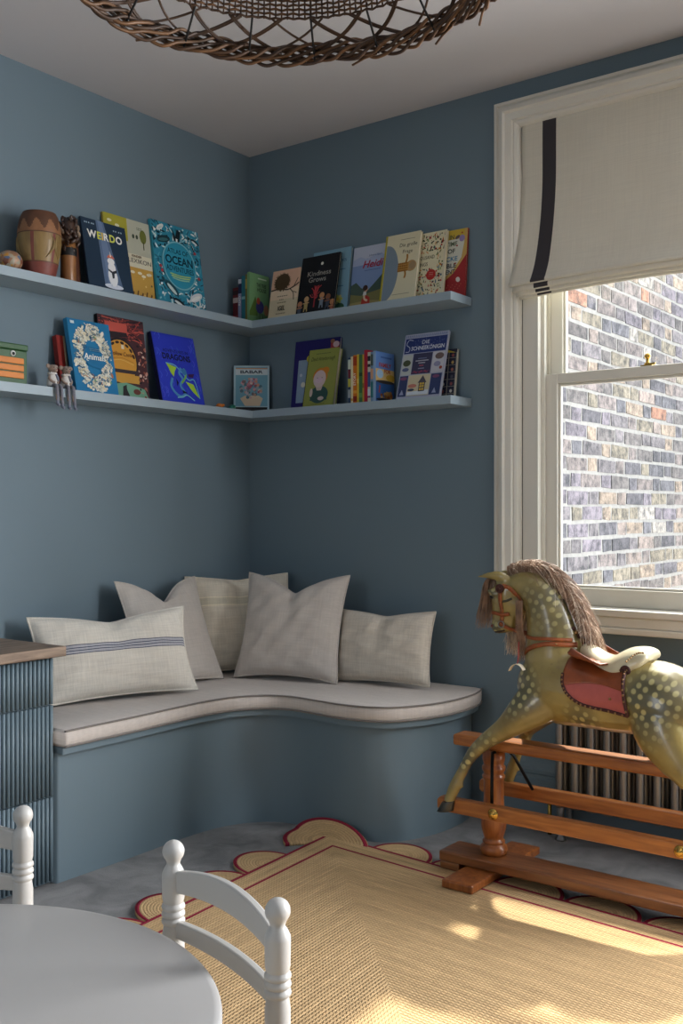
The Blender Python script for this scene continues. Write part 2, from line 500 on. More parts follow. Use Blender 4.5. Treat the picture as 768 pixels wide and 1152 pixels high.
def brick_wall():
    rnd = random.Random(3)
    pal = [(106, 101, 106), (120, 110, 110), (90, 88, 96), (130, 118, 114), (124, 116, 104), (98, 92, 94), (138, 124, 112), (110, 104, 114), (84, 82, 90)]
    pal = [tuple(int(v * 0.74) for v in c) for c in pal]
    X = 1.10
    mort = mat('pale_lime_mortar', (140, 137, 134), 0.9, spec=0.1, var=(30, 0.12), bump=(60, 0.4))
    bm_ = attr_mat('weathered_stock_brick', 'brick_tone', 0.85)
    b = MB()
    b.box(X - 0.3, X - 0.001, 0.33, 5.2, -0.4, 2.62, mort)
    cols = [None] * len(b.f)
    row = 0
    z = -0.2
    while z < 2.55:
        y = 0.34 - (0.0 if row % 2 else 0.055) - 0.1
        k = row % 2
        while y < 4.4:
            ln = 0.213 if k == 0 else 0.102
            ln += rnd.uniform(-0.006, 0.006)
            y0, y1 = max(0.335, y), min(4.5, y + ln)
            if y1 - y0 > 0.03:
                dz = rnd.uniform(-0.0025, 0.0025)
                pr = rnd.uniform(0.0005, 0.004)
                n0 = len(b.f)
                b.box(X - 0.02, X + pr, y0, y1, z + dz, z + 0.0585 + dz, bm_)
                for q in range(8):
                    b.v[-1 - q] += Vector((0, rnd.uniform(-0.005, 0.005), rnd.uniform(-0.004, 0.004)))
                c = rnd.choice(pal)
                if rnd.random() < 0.008: c = (112, 80, 66)
                if rnd.random() < 0.04: c = (112, 108, 105)
                j = rnd.uniform(0.85, 1.18)
                cols += [tuple(v * j for v in lin(c))] * (len(b.f) - n0)
            y += ln + 0.016
            k = 1 - k
        z += 0.0755
        row += 1
    o = b.build('wall_exterior')
    at = o.data.color_attributes.new('brick_tone', 'FLOAT_COLOR', 'CORNER')
    for p in o.data.polygons:
        c = cols[p.index] or (0.5, 0.5, 0.5)
        for li in p.loop_indices:
            at.data[li].color = (c[0], c[1], c[2], 1)
    struct(o, 'weathered stock brick flank wall outside the window', 'brick wall')
brick_wall()
b = MB(); b.box(-6, 12, 0.33, 14, -0.5, -0.4, mat('pale_yard_paving', (176, 172, 165), 0.9, var=(2, 0.1))); struct(b.build('ground_outside'), 'pale paved yard outside', 'ground')

# ------------------------------------------------------------------ built-in corner bench and its cushion
def offset2(pts, d):
    """move an open 2-D curve sideways (to its left) by d"""
    out = []
    for i, p in enumerate(pts):
        a = pts[max(i - 1, 0)]; c = pts[min(i + 1, len(pts) - 1)]
        t = Vector((c[0] - a[0], c[1] - a[1])).normalized()
        out.append((p[0] - t.y * d, p[1] + t.x * d))
    return out
CUSH = [(0.535, -1.415), (0.535, -1.30), (0.536, -1.15), (0.530, -0.94), (0.532, -0.80), (0.556, -0.69), (0.620, -0.598), (0.710, -0.565), (0.82, -0.570), (0.926, -0.578), (1.03, -0.562), (1.11, -0.515), (1.172, -0.41), (1.203, -0.285), (1.205, -0.15), (1.188, -0.06), (1.165, -0.008)]
CURVE = [(p[0], p[1]) for p in spline(CUSH, 8)]
def bench_outline(d, wall=0.004):
    c = offset2(CURVE, d)
    return c + [(c[-1][0] - 0.01, -wall), (wall, -wall), (wall, -1.412)]
def clampy(c):
    return [(x, max(-1.412, min(y, -0.004))) for x, y in c]
bench = root('bench', 'curved blue-grey built-in corner bench under the pale cushion', 'bench', (0.3, -0.3, 0))
b = MB(); b.prism(clampy(bench_outline(0.040)), 0.0, 0.392, JOIN, smooth=True); b.build('base', bench, world=True)
b = MB(); b.prism(clampy(bench_outline(0.012)), 0.392, 0.413, JOIN, smooth=True); b.build('seat_board', bench, 0.004, world=True)

SEAT = linen('oatmeal_seat_linen', (204, 195, 188), slub=0.07)
PIPE = linen('grey_piping_linen', (126, 119, 114))
def cushion():
    b = MB()
    prof = [(0.020, 0.4145), (0.006, 0.4165), (0.001, 0.424), (0.0, 0.440), (0.001, 0.455), (0.006, 0.4635), (0.022, 0.4665)]
    rings = []
    for d, z in prof:
        rings.append([(x, y, z) for x, y in clampy(bench_outline(d, 0.004 + d * 0.6))])
    b.loft(rings, SEAT, True, True)
    o = b.build('seat_cushion')
    tag(o, 'pale oatmeal linen cushion shaped to the curved corner bench', 'cushion')
    for d, z in ((0.001, 0.4640), (0.001, 0.4168)):
        c = clampy(offset2(CURVE, d))
        p = MB(); p.tube([(x, y, z) for x, y in c], 0.0032, PIPE, 6)
        q = p.build('piping', o); q['label'] = 'thin grey piping'
    return o
cushion()

# ------------------------------------------------------------------ scatter cushions
def pillow(name, label, cen, yaw, lean, roll, w, h, t, material, chop=0.0, ear=0.05, seam=None, seed=1, tilt=0.0):
    """rectangular cushion, local x across, z up, -y towards the viewer"""
    rnd = random.Random(seed)
    N = 28
    ph = [rnd.uniform(0, 6.28) for _ in range(8)]
    def pt(i, j, side):
        u = -1 + 2 * i / N; v = -1 + 2 * j / N
        x = w / 2 * u * (1 - ear * (1 - v * v) ** 1.0 * (abs(u) ** 3))
        z = h / 2 * v * (1 - ear * 1.3 * (1 - u * u) ** 1.0 * (abs(v) ** 3))
        f = max(0.0, (1 - u * u) * (1 - v * v))
        th = t * 0.5 * f ** 0.42
        if chop:
            g = math.exp(-(u / 0.42) ** 2)
            up = max(0, (v + 0.25) / 1.25)
            z -= chop * math.exp(-(abs(u) / 0.36) ** 1.5) * up ** 2.4
            th *= 1 - 0.62 * math.exp(-(u / 0.13) ** 2) * up ** 1.3
        wr = 0.0030 * sin(9 * u + 4 * v + ph[0]) * sin(5 * v - 3 * u + ph[1]) + 0.0022 * sin(16 * u - 11 * v + ph[2]) + 0.0016 * sin(25 * v + 9 * u + ph[3])
        # gathers run in from the corners
        cr = (abs(u) * abs(v)) ** 2
        wr += 0.004 * cr * sin(22 * (abs(u) - abs(v)) + ph[4])
        y = -side * (th + (wr * min(1, f * 4) if f > 0 else 0))
        y += 0.010 * sin(2.2 * u + ph[5]) * (1 - v * v) * 0.4
        return (x, y, z)
    b = MB()
    for side in (1, -1):
        v = [pt(i, j, side) for j in range(N + 1) for i in range(N + 1)]
        uv = [(i / N, j / N) for j in range(N + 1) for i in range(N + 1)]
        f = []
        for j in range(N):
            for i in range(N):
                a = j * (N + 1) + i
                q = (a, a + 1, a + N + 2, a + N + 1)
                f.append(q if side == 1 else q[::-1])
        b.add(v, f, material, True, uvs=uv)
    cz = 0.4675 + h / 2 * cos(lean) * cos(roll) + w / 2 * abs(sin(roll)) * cos(lean) + 0.002
    cxyz = (cen[0], cen[1], cz)
    r = Vector((cos(yaw), sin(yaw), 0)); nb = Vector((-sin(yaw), cos(yaw), 0))
    up = nb * sin(lean) + Vector((0, 0, cos(lean)))
    rr = r * cos(roll) + up * sin(roll); uu = -r * sin(roll) + up * cos(roll)
    nn = rr.cross(uu)                                  # towards the viewer
    M = Matrix((( rr.x, -nn.x, uu.x), (rr.y, -nn.y, uu.y), (rr.z, -nn.z, uu.z))).to_4x4()
    rt = root(name, label, 'pillow', cxyz, M.to_euler(), 'scatter cushions on the corner bench')
    b.build('cover', rt)
    # seam cord round the edge
    e = []
    for i in range(N): e.append(pt(i, 0, 1))
    for j in range(N): e.append(pt(N, j, 1))
    for i in range(N, 0, -1): e.append(pt(i, N, 1))
    for j in range(N, 0, -1): e.append(pt(0, j, 1))
    s = MB(); s.tube(e, 0.0035, seam or material, 6, closed=True, caps=False); s.build('seam_cord', rt)
    return rt
FLAX = linen('flax_grey_linen', (194, 186, 178), slub=0.07)
FLAX2 = linen('flax_beige_linen', (195, 187, 175), slub=0.09)
stripeA = []
for c in (0.585, 0.555, 0.525): stripeA.append((c, 0.017, (180, 180, 186)))
for c in (0.604, 0.570, 0.540, 0.506): stripeA.append((c, 0.0045, (62, 66, 92)))
GRAIN = linen('grain_sack_cream_linen', (222, 216, 205), stripeA, slub=0.10)
stripeC = [(0.72, 0.045, (200, 192, 172)), (0.765, 0.006, (226, 216, 192)), (0.68, 0.006, (226, 216, 192))]
CREAM = linen('cream_homespun_linen', (208, 199, 182), stripeC, slub=0.10)
stripeE = [(0.9, 0.004, (150, 70, 66))]
HEMP = linen('hemp_beige_linen', (206, 197, 183), slub=0.11)
pillow('scatter_cushion', 'cream lumbar cushion with a band of thin navy stripes, beside the ribbed cabinet', (0.238, -0.968), 1.20, 0.38, 0.02, 0.575, 0.312, 0.13, GRAIN, 0.028, 0.07, seed=2)
pillow('scatter_cushion', 'plain grey linen square cushion with a pinched top, behind the navy-striped cushion', (0.160, -0.628), 1.53, 0.40, 0.0, 0.40, 0.425, 0.085, FLAX, 0.085, 0.06, seed=5)
pillow('scatter_cushion', 'cream square cushion with faint woven stripes, pushed into the corner behind two others', (0.185, -0.262), 0.93, 0.27, 0.02, 0.43, 0.40, 0.10, CREAM, 0.012, 0.05, seed=7)
pillow('scatter_cushion', 'large grey-beige linen square cushion with a chopped top, in front of the corner', (0.470, -0.275), 0.307, 0.328, -0.01, 0.43, 0.425, 0.13, FLAX, 0.062, 0.08, seed=11)
pillow('scatter_cushion', 'small beige lumbar cushion at the right end of the bench, nearest the window', (0.83, -0.162), 0.07, 0.24, 0.03, 0.415, 0.275, 0.12, HEMP, 0.014, 0.06, seed=13)

# ------------------------------------------------------------------ reeded cabinet
cab = root('cabinet', 'blue-grey reeded drawer cabinet with an oak top at the left edge', 'cabinet', (0.25, -2.0, 0))
CY0, CY1 = -2.60, -1.420
b = MB(); b.box(0.004, 0.478, CY0, CY1, 0.004, 0.686, JOIN); b.build('carcass', cab, 0.002, world=True)
pitch = 0.0150
for z0, z1 in ((0.014, 0.264), (0.269, 0.539), (0.544, 0.680)):
    b = MB()
    b.box(0.4785, 0.4885, CY0 + 0.001, CY1 - 0.001, z0, z1, JOIN)
    k = 0
    y = CY1 - 0.002
    while y - pitch > CY0:
        n = 7
        r0 = []; r1 = []
        for i in range(n):
            a = pi * i / (n - 1)
            r0.append((0.4885 + 0.0085 * sin(a), y - pitch / 2 + pitch * 0.44 * cos(a), z0))
            r1.append((r0[-1][0], r0[-1][1], z1))
        b.loft([r0, r1], JOIN, True, True)
        y -= pitch
    b.build('drawer', cab, world=True)
b = MB(); b.box(0.004, 0.524, CY0 - 0.01, CY1 + 0.022, 0.687, 0.717, OAK); b.build('top', cab, 0.003, world=True)['label'] = 'weathered oak top'

# ------------------------------------------------------------------ L-shaped floating shelves
SZ = {}
for key, zt in (('upper', 1.923), ('lower', 1.545)):
    d = 0.155
    b = MB()
    poly = [(0.0015, -0.0015), (0.0015, -2.6), (d, -2.6), (d, -d), (1.119, -d), (1.119, -0.0015)]
    b.prism(poly, zt - 0.031, zt, SHELF)
    o = b.build('floating_shelf', None, 0.002)
    tag(o, {'upper': 'upper L-shaped blue-grey floating shelf turning the corner, with the drum on it', 'lower': 'lower L-shaped blue-grey floating shelf turning the corner, with two toy mice sitting on it'}[key], 'shelf', 'corner wall shelves')
    SZ[key] = zt
ZU, ZL = SZ['upper'], SZ['lower']

# ------------------------------------------------------------------ rug
rug = root('rug', 'braided jute rug with scalloped edge and dark red cord lines', 'rug', (1.5, -1.5, 0.0))
O = Vector((0.880, -0.575)); U = Vector((0.997, -0.075)).normalized(); V = Vector((0.070, -0.9975)).normalized()
RL = 2.55
JF = jute_mat('braided_jute_field', [(0.0, 0.0125), (0.083, 0.0052)])
T = 0.012
def rp(a, c, z): 
    p = O + U * a + V * c
    return (p.x, p.y, z)
b = MB()
S = [(0, 0), (RL, 0), (RL, RL), (0, RL)]
n_ = 1
b.add([rp(0, 0, T), rp(RL, 0, T), rp(RL, RL, T)], [(0, 2, 1)], JF, uvs=[(0, 0), (RL, 0), (RL, RL)])
b.add([rp(0, 0, T), rp(RL, RL, T), rp(0, RL, T)], [(0, 2, 1)], JF, uvs=[(0, 0), (RL, RL), (RL, 0)])
b.add([rp(a, c, z) for z in (0.0005, T) for a, c in S], [(0, 1, 5, 4), (1, 2, 6, 5), (2, 3, 7, 6), (3, 0, 4, 7), (0, 3, 2, 1)], JF, uvs=[(a, 0.2) for z in (0, 1) for a, c in S])
b.build('field', rug, world=True)
JS = jute_mat('braided_jute_scallop', [(0.1265, 0.0068)], row=0.0108)
def scallop(cx, cy, ax, ay, a0, a1, rx, ry, lift=None):
    """half round of coiled braid: centre in rug space, local axes ax, ay in rug space"""
    b = MB()
    nA, nR = 40, 14
    top = []; uv = []
    for i in range(nA + 1):
        a = a0 + (a1 - a0) * i / nA
        for j in range(nR + 1):
            r = 0.02 + 0.98 * j / nR
            la, lc = rx * r * cos(a), ry * r * sin(a)
            p = O + U * (cx + ax[0] * la + ay[0] * lc) + V * (cy + ax[1] * la + ay[1] * lc)
            z = 0.0118 if r < 0.93 else 0.0108
            if lift:
                z += lift(p.x, p.y)
                if p.y > -0.60: p.y = -0.60 + (p.y + 0.60) * 0.42
            top.append((p.x, p.y, z)); uv.append((a * r * 0.13, r * 0.1335))
    f = []
    for i in range(nA):
        for j in range(nR):
            q = i * (nR + 1) + j
            f.append((q, q + 1, q + nR + 2, q + nR + 1))
    # orient upwards
    A, B_, C_ = (Vector(top[k]) for k in f[nR // 2][:3])
    if (B_ - A).cross(C_ - A).z < 0: f = [q[::-1] for q in f]
    b.add(top, f, JS, True, uvs=uv)
    m = b.build('scallop', rug, world=True)
    so = m.modifiers.new('thick', 'SOLIDIFY'); so.thickness = 0.0105; so.offset = -1
    return m
P = 0.218
for k in range(10):                            # along the left edge
    scallop(0.012, 0.345 + k * P - 0.0, (0, 1), (-1, 0), 0, pi, P * 0.49, 0.138)
P = 0.236
for k in range(9):                            # along the far edge
    scallop(0.315 + k * P, 0.010, (1, 0), (0, -1), 0, pi, P * 0.49, 0.118)
def lift(x, y):                               # the corner roundel is ruckled up against the foot of the bench
    return max(0.0, y + 0.60) * 0.48
scallop(0.030, 0.055, (1, 0), (0, -1), -0.32 * pi, 1.30 * pi, 0.166, 0.138, lift)

# ------------------------------------------------------------------ roman blind
BLIND = linen('ivory_blind_cloth', (214, 208, 192), slub=0.04)
BTAPE = mat('charcoal_blind_tape', (64, 61, 64), 0.85, spec=0.2, bump=(300, 0.1))
blind = root('roman_blind', 'ivory roman blind with a charcoal stripe, hung in the window casing', 'blind', (1.89, -0.02, 2.53))
BX0, BX1 = 1.331, 2.449
def blind_pts():
    """(y, z) down the cloth: flat drop, then the stacked folds"""
    p = [(-0.006, 2.529), (-0.008, 2.45), (-0.010, 2.30), (-0.016, 2.15), (-0.030, 2.02), (-0.048, 1.955), (-0.056, 1.938), (-0.052, 1.930), (-0.040, 1.932), (-0.030, 1.945)]
    return p
def blind_sag(x):
    t = (x - BX0) / (BX1 - BX0)
    return -0.016 * sin(pi * t) * 0 + 0.010 * sin(2 * pi * t) * 0
b = MB(); s2 = MB()
prof = spline(blind_pts(), 6)
flare = lambda z: 0.028 * max(0, min(1, (2.32 - z) / 0.38)) ** 1.5
def bx(t, z):
    return BX0 - flare(z) + (BX1 - BX0 + 2 * flare(z)) * t
NX = 60
def cloth(b, prof, t0, t1, nx, material, dy=0.0, wav=1.0, th=0.0):
    v = []; f = []
    rng = random.Random(2)
    for q in prof:
        y, z = q[0], q[1]
        for i in range(nx + 1):
            t = t0 + (t1 - t0) * i / nx
            w_ = wav * (0.0035 * sin(7 * t + 9 * z) + 0.002 * sin(17 * t - 5 * z) + 0.0016 * sin(31 * t + 12 * z))
            if z > 2.4: w_ *= max(0, (2.53 - z) / 0.13)
            w_ = min(w_, 0.0045)
            lift = 0.0
            if z < 2.0: lift = 0.012 * max(0, sin(pi * min(1, t * 1.15))) * (2.0 - z) / 0.07
            v.append((bx(t, z), y + w_ + dy, z + lift))
    for j in range(len(prof) - 1):
        for i in range(nx):
            a = j * (nx + 1) + i
            f.append((a, a + nx + 1, a + nx + 2, a + 1))
    b.add(v, f, material, True)
cloth(b, prof, 0, 1, NX, BLIND)
o = b.build('cloth', blind, world=True); sm = o.modifiers.new('thick', 'SOLIDIFY'); sm.thickness = 0.0016; sm.offset = 1
# stacked pleats under the last fold
for k, (y0, zt, zb) in enumerate(((-0.044, 1.940, 1.908), (-0.034, 1.930, 1.894), (-0.024, 1.925, 1.884))):
    b = MB()
    pr = spline([(y0 + 0.012, zt), (y0, zt - 0.008), (y0 - 0.004, (zt + zb) / 2), (y0 - 0.003, zb + 0.004), (y0 + 0.004, zb), (y0 + 0.009, zb + 0.006)], 4)
    cloth(b, pr, 0.008 * (k + 1), 1 - 0.008 * (k + 1), 40, BLIND, wav=0.5)
    o = b.build('pleat', blind, world=True); sm = o.modifiers.new('thick', 'SOLIDIFY'); sm.thickness = 0.0016; sm.offset = 1
    b = MB(); cloth(b, pr, 0.080 + 0.002 * k, 0.126 + 0.002 * k, 4, BTAPE, dy=-0.0022, wav=0.5); b.build('pleat_stripe', blind, world=True)
    b = MB(); cloth(b, pr, 0.874 - 0.002 * k, 0.920 - 0.002 * k, 4, BTAPE, dy=-0.0022, wav=0.5); b.build('pleat_stripe', blind, world=True)
for t0, t1 in ((0.072, 0.119), (0.881, 0.928)):
    b = MB(); cloth(b, prof, t0, t1, 6, BTAPE, dy=-0.0022); b.build('stripe', blind, world=True)['label'] = 'charcoal stripe'
b = MB(); b.box(BX0, BX1, 0.000, 0.001, 2.500, 2.530, TRIM); b.box(BX0, BX1, -0.010, 0.001, 2.524, 2.534, TRIM); b.build('headrail', blind, world=True)

# ------------------------------------------------------------------ column radiator
rad = root('radiator', 'gunmetal column radiator under the window, behind the rocking horse', 'radiator', (1.9, -0.085, 0))
RS, RZ0, RZ1 = 0.0565, 0.115, 0.585
def rad_section(x):
    b = MB()
    for y in (-0.128, -0.085, -0.042):
        pts = spline([(x, -0.085 + (y + 0.085) * 0.8, RZ0 + 0.006), (x, y, RZ0 + 0.03), (x, y, RZ0 + 0.08), (x, y, RZ1 - 0.08), (x, y, RZ1 - 0.03), (x, -0.085 + (y + 0.085) * 0.8, RZ1 - 0.006)], 4)
        b.tube(pts, 0.0138, GUN, 12)
    for z in (RZ0 + 0.012, RZ1 - 0.012):
        r = []
        for k in range(7):
            y = -0.140 + 0.110 * k / 6
            e = sqrt(max(0.05, 1 - (2 * k / 6 - 1) ** 2)) 
            r.append([(x + 0.0255 * cos(2 * pi * i / 12) * (0.55 + 0.45 * e), y, z + 0.019 * sin(2 * pi * i / 12) * (0.5 + 0.5 * e)) for i in range(12)])
        b.loft(r, GUN, True, True)
        b.tube([(x - RS / 2, -0.085, z), (x + RS / 2, -0.085, z)], 0.017, GUN, 12)
    return b
for k in range(18):
    rad_section(1.532 + k * RS).build('section', rad, world=True)
for x in (1.532, 1.532 + 17 * RS):
    b = MB(); b.lathe([(0.019, 0.001), (0.019, 0.006), (0.012, 0.016), (0.012, 0.09), (0.015, RZ0)], (x, -0.120, 0), GUN, 14)
    b.lathe([(0.019, 0.001), (0.019, 0.006), (0.012, 0.016), (0.012, 0.09), (0.015, RZ0)], (x, -0.050, 0), GUN, 14); b.build('foot', rad, world=True)
b = MB()                                         # lock-shield valve and pipe tail
b.tube([(1.532, -0.085, RZ0 + 0.012), (1.475, -0.085, RZ0 + 0.012)], 0.010, BRASS, 12)
b.tube([(1.475, -0.085, 0.001), (1.475, -0.085, RZ0 + 0.012)], 0.0075, BRASS, 12)
b.lathe([(0.014, -0.018), (0.014, 0.012), (0.010, 0.018), (0.009, 0.032), (0.001, 0.034)], (1.475, -0.085, RZ0 + 0.012), BRASS, 16)
b.build('valve', rad, world=True)['label'] = 'small brass valve'

# ------------------------------------------------------------------ child's table and chairs
tab = root('table', 'round white child-size table in the lower left corner', 'table', (1.800, -2.672, 0))
TR = 0.418
b = MB()
b.lathe([(TR - 0.02, 0.446), (TR - 0.004, 0.447), (TR, 0.452), (TR, 0.464), (TR - 0.004, 0.4685), (TR - 0.012, 0.470)], (0, 0, 0), TABLE, 128)
b.build('top', tab)
b = MB()
rr = TR - 0.085
ring = []
for r_, z in ((rr, 0.39), (rr, 0.446), (rr - 0.018, 0.446), (rr - 0.018, 0.39)):
    ring.append([(r_ * cos(2 * pi * k / 64), r_ * sin(2 * pi * k / 64), z) for k in range(64)])
b.loft(ring, WHITE, True, False, closed=True); b.build('apron', tab, 0.0)
for k in range(3):
    a = radians(131 + 120 * k)
    b = MB()
    b.lathe([(0.016, 0.013), (0.018, 0.03), (0.022, 0.05), (0.019, 0.06), (0.024, 0.20), (0.027, 0.30), (0.022, 0.315), (0.027, 0.33), (0.027, 0.446)], ((rr - 0.035) * cos(a), (rr - 0.035) * sin(a), 0), WHITE, 20)
    b.build('leg', tab)

def make_chair(label, loc, rz):
    c = root('chair', label, 'chair', loc, (0, 0, rz), "turned white child's chairs round the table")
    Hh, W = 0.56, 0.1625
    for sx in (-1, 1):
        b = MB()
        base = 0.013
        pr = [(0.014, base), (0.016, 0.03), (0.0185, 0.10), (0.0185, 0.245), (0.016, 0.252), (0.0185, 0.260), (0.0190, 0.300), (0.0190, 0.400), (0.0172, 0.412), (0.0170, 0.416)]
        for q in range(3):
            z = 0.4175 + q * 0.0122
            pr += [(0.0162, z), (0.0196, z + 0.003), (0.0202, z + 0.0055), (0.0194, z + 0.009), (0.0162, z + 0.0118)]
        pr += [(0.0172, 0.4555), (0.0188, 0.462), (0.0194, 0.500), (0.0190, 0.505), (0.0150, 0.5135), (0.0118, 0.5185), (0.0112, 0.5215)]
        for k in range(1, 12):
            a = -1.0 + (2.57) * k / 11
            pr.append((max(0.0006, 0.0188 * cos(a)), 0.5412 + 0.0188 * sin(a)))
        b.lathe(pr, (sx * W, 0, 0), WHITE, 28); b.build('back_post', c)
        b = MB(); b.lathe([(0.013, base), (0.016, 0.03), (0.018, 0.12), (0.015, 0.13), (0.018, 0.14), (0.018, 0.268)], (sx * (W - 0.005), 0.27, 0), WHITE, 20); b.build('front_leg', c)
        b = MB(); b.tube([(sx * W, 0, 0.11), (sx * (W - 0.005), 0.27, 0.11)], 0.009, WHITE, 10); b.build('stretcher', c)
    for z0, z1, bow in ((0.472, 0.508, 0.022), (0.397, 0.426, 0.004)):
        N = 20
        rings = []
        for i in range(N + 1):
            t = -1 + 2 * i / N
            x = t * (W - 0.004)
            up = bow * (1 - t * t)
            yb = -0.016 * (1 - t * t)
            rings.append([(x, yb - 0.007, z0 + up * 0.55), (x, yb + 0.007, z0 + up * 0.55), (x, yb + 0.007, z1 + up), (x, yb - 0.007, z1 + up)])
        b = MB(); b.loft(rings, WHITE, False, True); b.build('back_slat', c, 0.003)
    b = MB(); b.prism([(-W + 0.02, 0.0), (W - 0.02, 0.0), (W + 0.008, 0.29), (-W - 0.008, 0.29)], 0.268, 0.286, WHITE); b.build('seat', c, 0.005)
    for y, z in ((0.0, 0.12), (0.27, 0.14)):
        b = MB(); b.tube([(-W, y, z), (W, y, z)], 0.009, WHITE, 10); b.build('stretcher', c)
    return c
make_chair('white turned child\'s chair standing on the jute rug, near side of the round table', (1.9065, -2.180, 0), radians(163.6))
make_chair('white turned child\'s chair cut by the left edge, in front of the ribbed cabinet', (1.240, -2.2595, 0), atan2(-0.6, -0.8))

# ------------------------------------------------------------------ rattan pendant
RAT = mat('brown_rattan', (104, 72, 44), 0.55, var=(18, 0.45))
RATD = mat('dark_rattan', (70, 48, 32), 0.55, var=(14, 0.4))
lx, ly = 1.829, -1.944
lamp = root('pendant_lamp', 'large woven rattan pendant shade hanging from the ceiling', 'lamp', (lx, ly, 2.12))
R0, Z0 = 0.422, 0.0
b = MB(); rnd = random.Random(5)
NS, SEG = 9, 640
for s_ in range(NS):
    ph = 2 * pi * s_ / NS
    pts = []
    for k in range(SEG):
        th = 2 * pi * k / SEG
        a = ph + th * 9 + 0.10 * sin(th * 31 + s_ * 2.1)
        rr_ = 0.0115 + 0.0045 * sin(a * 2 + s_)
        pts.append(((R0 + rr_ * cos(a)) * cos(th), (R0 + rr_ * cos(a)) * sin(th), Z0 + 0.016 + 1.55 * rr_ * sin(a)))
    b.tube(pts, 0.0040, RAT if s_ % 2 else RATD, 5, closed=True, caps=False)
for k in range(14):                                # stray cane ends
    th = rnd.uniform(0, 2 * pi); l_ = rnd.uniform(0.03, 0.07)
    p0 = Vector((R0 * cos(th), R0 * sin(th), 0.0)); t = Vector((-sin(th), cos(th), rnd.uniform(-0.25, 0.05)))
    b.tube([p0, p0 + t * l_ * 0.5 + Vector((cos(th), sin(th), -0.2)) * 0.006, p0 + t * l_ + Vector((cos(th), sin(th), -0.3)) * 0.016], 0.0026, RAT, 5)
b.build('rim', lamp)
R1, Z1 = 0.362, 0.066
b = MB()
for k in range(26):
    a0 = 2 * pi * k / 26
    for sg in (1, -1):
        for dd in (0.0, 0.016):
            pts = []
            for i in range(9):
                t = i / 8
                a = a0 + dd + sg * (0.15 * (t - 0.5) * 2)
                bow = 0.012 * sin(pi * t)
                r_ = R0 + (R1 - R0) * t + bow
                pts.append((r_ * cos(a), r_ * sin(a), 0.02 + (Z1 - 0.02) * t))
            if dd == 0 or k % 3: b.tube(pts, 0.0027, RATD, 5)
for k in range(18):
    a = 2 * pi * k / 18
    b.tube([(R0 * cos(a), R0 * sin(a), 0.0), (R1 * cos(a), R1 * sin(a), Z1), (0.352 * cos(a), 0.352 * sin(a), 0.2)], 0.0026, BLACK, 5)
b.build('lattice', lamp)
b = MB()
NST = 180
def shade_r(z): return 0.362 - 0.11 * ((z - Z1) / 0.24) ** 2
rows = 26
for j in range(rows):
    z = Z1 + 0.002 + j * 0.0092
    pts = []
    for k in range(NST * 2):
        th = 2 * pi * k / (NST * 2)
        w_ = 0.0032 * cos(pi * k + pi * j) if k % 2 == 0 else 0
        w_ = 0.0032 * (1 if ((k // 2 + j) % 2) else -1) if k % 2 == 0 else 0
        r_ = shade_r(z) + w_
        pts.append((r_ * cos(th), r_ * sin(th), z + 0.0008 * sin(k * 0.7 + j)))
    b.tube(pts, 0.0029, RAT if j % 5 else RATD, 4, closed=True, caps=False)
for k in range(NST):
    th = 2 * pi * k / NST
    b.tube([(shade_r(z) * cos(th), shade_r(z) * sin(th), z) for z in (Z1, Z1 + 0.08, Z1 + 0.16, Z1 + 0.24)], 0.0024, RATD, 4)
b.build('woven_band', lamp)
b = MB()
for j in range(14):
    t = j / 13
    r_ = 0.254 * (1 - t) ** 0.8 + 0.045; z = Z1 + 0.245 + 0.06 * t ** 0.7
    b.tube([(r_ * cos(2 * pi * k / 60), r_ * sin(2 * pi * k / 60), z) for k in range(60)], 0.0032, RAT, 5, closed=True, caps=False)
for k in range(60):
    th = 2 * pi * k / 60
    b.tube([((0.254 * (1 - t) ** 0.8 + 0.045) * cos(th), (0.254 * (1 - t) ** 0.8 + 0.045) * sin(th), Z1 + 0.243 + 0.06 * t ** 0.7) for t in (0, 0.25, 0.5, 0.75, 1)], 0.0026, RATD, 4)
b.build('dome', lamp)
b = MB(); b.lathe([(0.046, 0.355), (0.046, 0.372), (0.02, 0.385), (0.012, 0.40), (0.003, 0.402), (0.003, 0.535), (0.05, 0.537), (0.055, 0.563)], (0, 0, 0), BLACK, 24)
b.lathe([(0.02, 0.355), (0.02, 0.30), (0.002, 0.298)], (0, 0, 0), BLACK, 18)
b.build('cord', lamp)

# ------------------------------------------------------------------ rocking horse on its safety stand
HY = -0.5
horse = root('rocking_horse', 'dappled wooden rocking horse on a varnished swing stand under the window', 'rocking horse', (1.834, HY, 0))

def ring(c, d, r1, r2, n=20):
    """ellipse round centre c, perpendicular to direction d (in the x-z plane); r1 in plane, r2 sideways"""
    d = Vector(d).normalized()
    s = Vector((0, 1, 0)); s = (s - d * s.dot(d)).normalized()
    p = s.cross(d)
    return [Vector(c) + p * r1 * cos(2 * pi * k / n) + s * r2 * sin(2 * pi * k / n) for k in range(n)]
def limb(b, nodes, mt, per=5):
    """nodes: (x, y, z, in-plane radius, side radius)"""
    P = spline(nodes, per)
    rings = []
    for i, q in enumerate(P):
        a = P[max(i - 1, 0)]; c = P[min(i + 1, len(P) - 1)]
        rings.append(ring(q[:3], (c - a)[:3], max(q[3], 0.002), max(q[4], 0.002)))
    b.loft(rings, mt, True, True)

